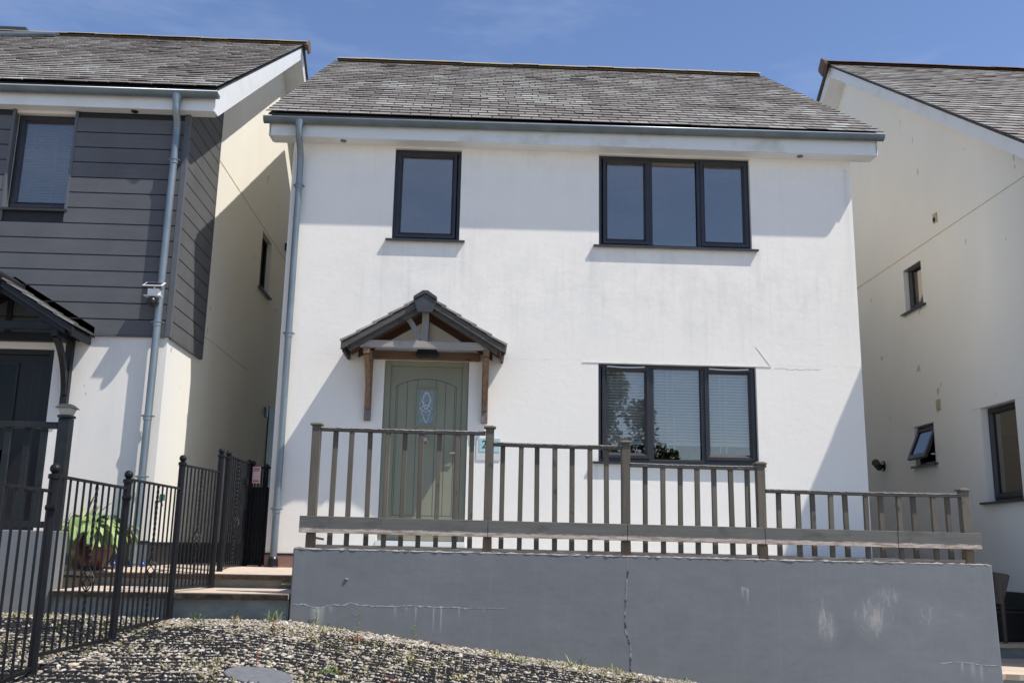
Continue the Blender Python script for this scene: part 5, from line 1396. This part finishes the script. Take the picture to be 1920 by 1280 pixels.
# weeds ---------------------------------------------------------
def weed(x, y, h, nb, mat, lab, spread=1.1, seed=0, upright=False, w=.0042):
    r = random.Random(seed); m = MB(); z = hz1(x, y)
    if upright:
        m.tube([(x, y, z - .01), (x + .004, y, z + h)], [.003, .002], 5, tint=.4)
        for k in range(nb):
            t = r.uniform(.15, 1); leafblade(m, (x, y, z + h * t), r.uniform(0, 6.28), .045 * (1.2 - t * .5), .006, .3, r.uniform(.1, .9), 3, 0, .7)
    else:
        for k in range(nb):
            leafblade(m, (x + r.uniform(-.03, .03) * spread * 2, y + r.uniform(-.03, .03) * spread * 2, z), r.uniform(0, 6.28), h * r.uniform(.3, .95), w, r.uniform(.3, 1.4), r.uniform(.05, 1), 4, 0, r.uniform(.6, 2.0))
    o = m.build('weed', mat, None)
    tag(o, lab, 'weed', 'weeds growing through the gravel'); return o
wl = [(-1.78, -2.25, .13, 34, 'weed_green', 'bushy green weed where the steps meet the retaining wall', False),
      (-1.42, -2.14, .13, 10, 'weed_green', 'thin green weed under the widest lime stain on the wall', True),
      (-1.03, -2.22, .17, 14, 'weed_green', 'tallest upright weed at the foot of the wall', True),
      (-.52, -2.18, .14, 10, 'weed_green', 'upright weed at the wall foot right of the tallest one', True),
      (-2.45, -2.35, .11, 30, 'weed_green', 'low green tuft beside the foot of the taller fence post', False),
      (-.98, -4.25, .09, 44, 'weed_green', 'mossy green clump just right of the manhole cover', False),
      (-.93, -4.18, .06, 22, 'weed_red', 'small red leaved weed behind the mossy clump', False),
      (-1.0, -2.75, .07, 40, 'weed_red', 'spreading red weed in the gravel below the white wall runs', False),
      (-.55, -4.2, .07, 24, 'weed_red', 'small red weed right of the manhole in the grid', False),
      (-1.62, -3.1, .14, 20, 'weed_red', 'tall red brown weed behind the manhole cover', True),
      (.42, -2.62, .09, 24, 'weed_green', 'green tuft where the grid starts below the long wall', False),
      (.95, -2.30, .12, 16, 'weed_green', 'pair of thin green shoots near the centre of the wall foot', False),
      (1.30, -2.28, .10, 16, 'weed_green', 'green tuft at the wall foot left of the tall crack', False),
      (2.0, -2.25, .08, 16, 'weed_green', 'rightmost green tuft at the foot of the wall', False),
      (-2.05, -3.6, .07, 26, 'dry_moss', 'yellow dry tuft in the gravel left of the manhole', False),
      (-2.1, -2.3, .09, 30, 'dry_moss', 'dry straw coloured tuft in front of the bottom riser', False),
      (-2.95, -4.95, .10, 24, 'weed_green', 'green tuft at the foot of the nearest visible fence post', False),
      (-3.3, -3.2, .08, 26, 'weed_green', 'green tuft behind the fence on the neighbour side', False),
      (-1.46, -4.42, .13, 7, 'weed_red', 'bare reddish stalk at the near edge of the manhole cover', True)]
for i, (x, y_, h_, nb, mt, lab, up) in enumerate(wl):
    weed(x, y_, h_, nb, mt, lab, seed=i + 30, upright=up)
# scattered moss and seedlings
nm = 5200
mx_ = rs.uniform(-6, 3, nm); my_ = -2.15 - 4.2 * rs.uniform(0, 1, nm) ** 1.2
m = MB(); rr_ = random.Random(77)
for x, y_ in zip(mx_, my_):
    if noise2(x * 1.3 + 2, y_ * 1.3) < .1 or math.hypot(x - MHX, y_ - MHY) < .25: continue
    z = hz1(x, y_)
    for k in range(4): leafblade(m, (x, y_, z), rr_.uniform(0, 6.28), rr_.uniform(.02, .05), .005, .5, rr_.uniform(.05, 1), 3, 0, rr_.uniform(.4, 1.5))
o = m.build('moss', 'dry_moss', None); tag(o, 'sparse dry moss and seedlings scattered through the gravel', 'moss', kind='stuff')
# little seedling in the upper riser
m = MB()
for k in range(12): leafblade(m, (-1.93 + .02 * math.cos(k), -1.075, 1.19), k * .55, .045, .014, .5, .8, 3, 0, .5)
tag(m.build('weed', 'hosta_green', None), 'bright green seedling growing from the upper riser of the steps', 'weed', 'weeds growing through the gravel')
# a few single stones
for i, (x, y_, s_, lab) in enumerate(((-2.62, -4.6, .035, 'tan stone lying by the bottom rail of the iron fence'), (-.32, -2.2, .05, 'flat dark stone against the foot of the grey wall'))):
    v = ico * np.array([s_ * 1.3, s_, s_ * .55]) * (1 + rs.uniform(-.15, .15, (12, 1))); z = hz1(x, y_)
    m = MB(); m.add([(x + a, y_ + b, z + .01 + c_) for a, b, c_ in v], [tuple(f) for f in icf]); tag(m.build('stone', 'sandstone' if i == 0 else 'lead_grey', None, .006), lab, 'stone')

# ================================================================= tree across the road (seen in the lower window)
def tree(x, y_, h, rad, lab, seed, cr=None):
    t = thing('tree', lab, 'tree', (x, y_, float(gz(x, y_))))
    r = np.random.RandomState(seed); z0_ = float(gz(x, y_))
    m = MB(); m.tube([(x, y_, z0_ - .2), (x + .1, y_, z0_ + h * .3), (x - .1, y_ + .1, z0_ + h * .7)], [.22, .16, .06], 8)
    for k in range(9):
        a = r.uniform(0, 6.28); zz = z0_ + h * r.uniform(.3, .6); m.tube([(x, y_, zz), (x + math.cos(a) * rad * .4, y_ + math.sin(a) * rad * .4, zz + h * .12), (x + math.cos(a) * rad * .75, y_ + math.sin(a) * rad * .75, zz + h * .2)], [.07, .045, .02], 6)
    m.build('trunk', 'bark', t)
    nc = 110; cen = []
    for k in range(nc):
        a = r.uniform(0, 6.28); q = r.uniform(0, 1) ** .5; zz = r.uniform(.18, 1.0)
        rr = rad * math.sin(math.pi * min(.97, zz * .82 + .12)) * q
        cen.append((x + math.cos(a) * rr, y_ + math.sin(a) * rr, z0_ + h * zz))
    cen = np.array(cen); nl = 24000
    ci = r.randint(0, nc, nl); off = r.normal(0, 1, (nl, 3)); off /= np.linalg.norm(off, axis=1)[:, None]
    P_ = cen[ci] + off * (rad * .20 * r.uniform(.5, 1.1, (nl, 1)))
    s = r.uniform(.07, .14, nl); u = r.normal(0, 1, (nl, 3)); u /= np.linalg.norm(u, axis=1)[:, None]; w = np.cross(u, r.normal(0, 1, (nl, 3))); w /= np.linalg.norm(w, axis=1)[:, None]
    u *= s[:, None]; w *= (s * .6)[:, None]
    V = np.stack([P_ - u, P_ - w, P_ + u, P_ + w], 1) - np.array([x, y_, z0_])
    o = bulk_mesh('crown', V, np.array([(0, 1, 2, 3)]), np.clip(r.normal(.5, .25, nl), 0, 1), 'tree_green'); o.parent = t
tree(4.9, -31, 10.4, 3.3, 'broad green tree across the road, reflected in the lower window', 3)
tree(8.5, -31, 5.9, 1.6, 'small green tree across the road, right of the broad one', 5)
tree(-8.5, -33, 8.0, 3.4, 'green tree across the road facing the left neighbour door', 6)
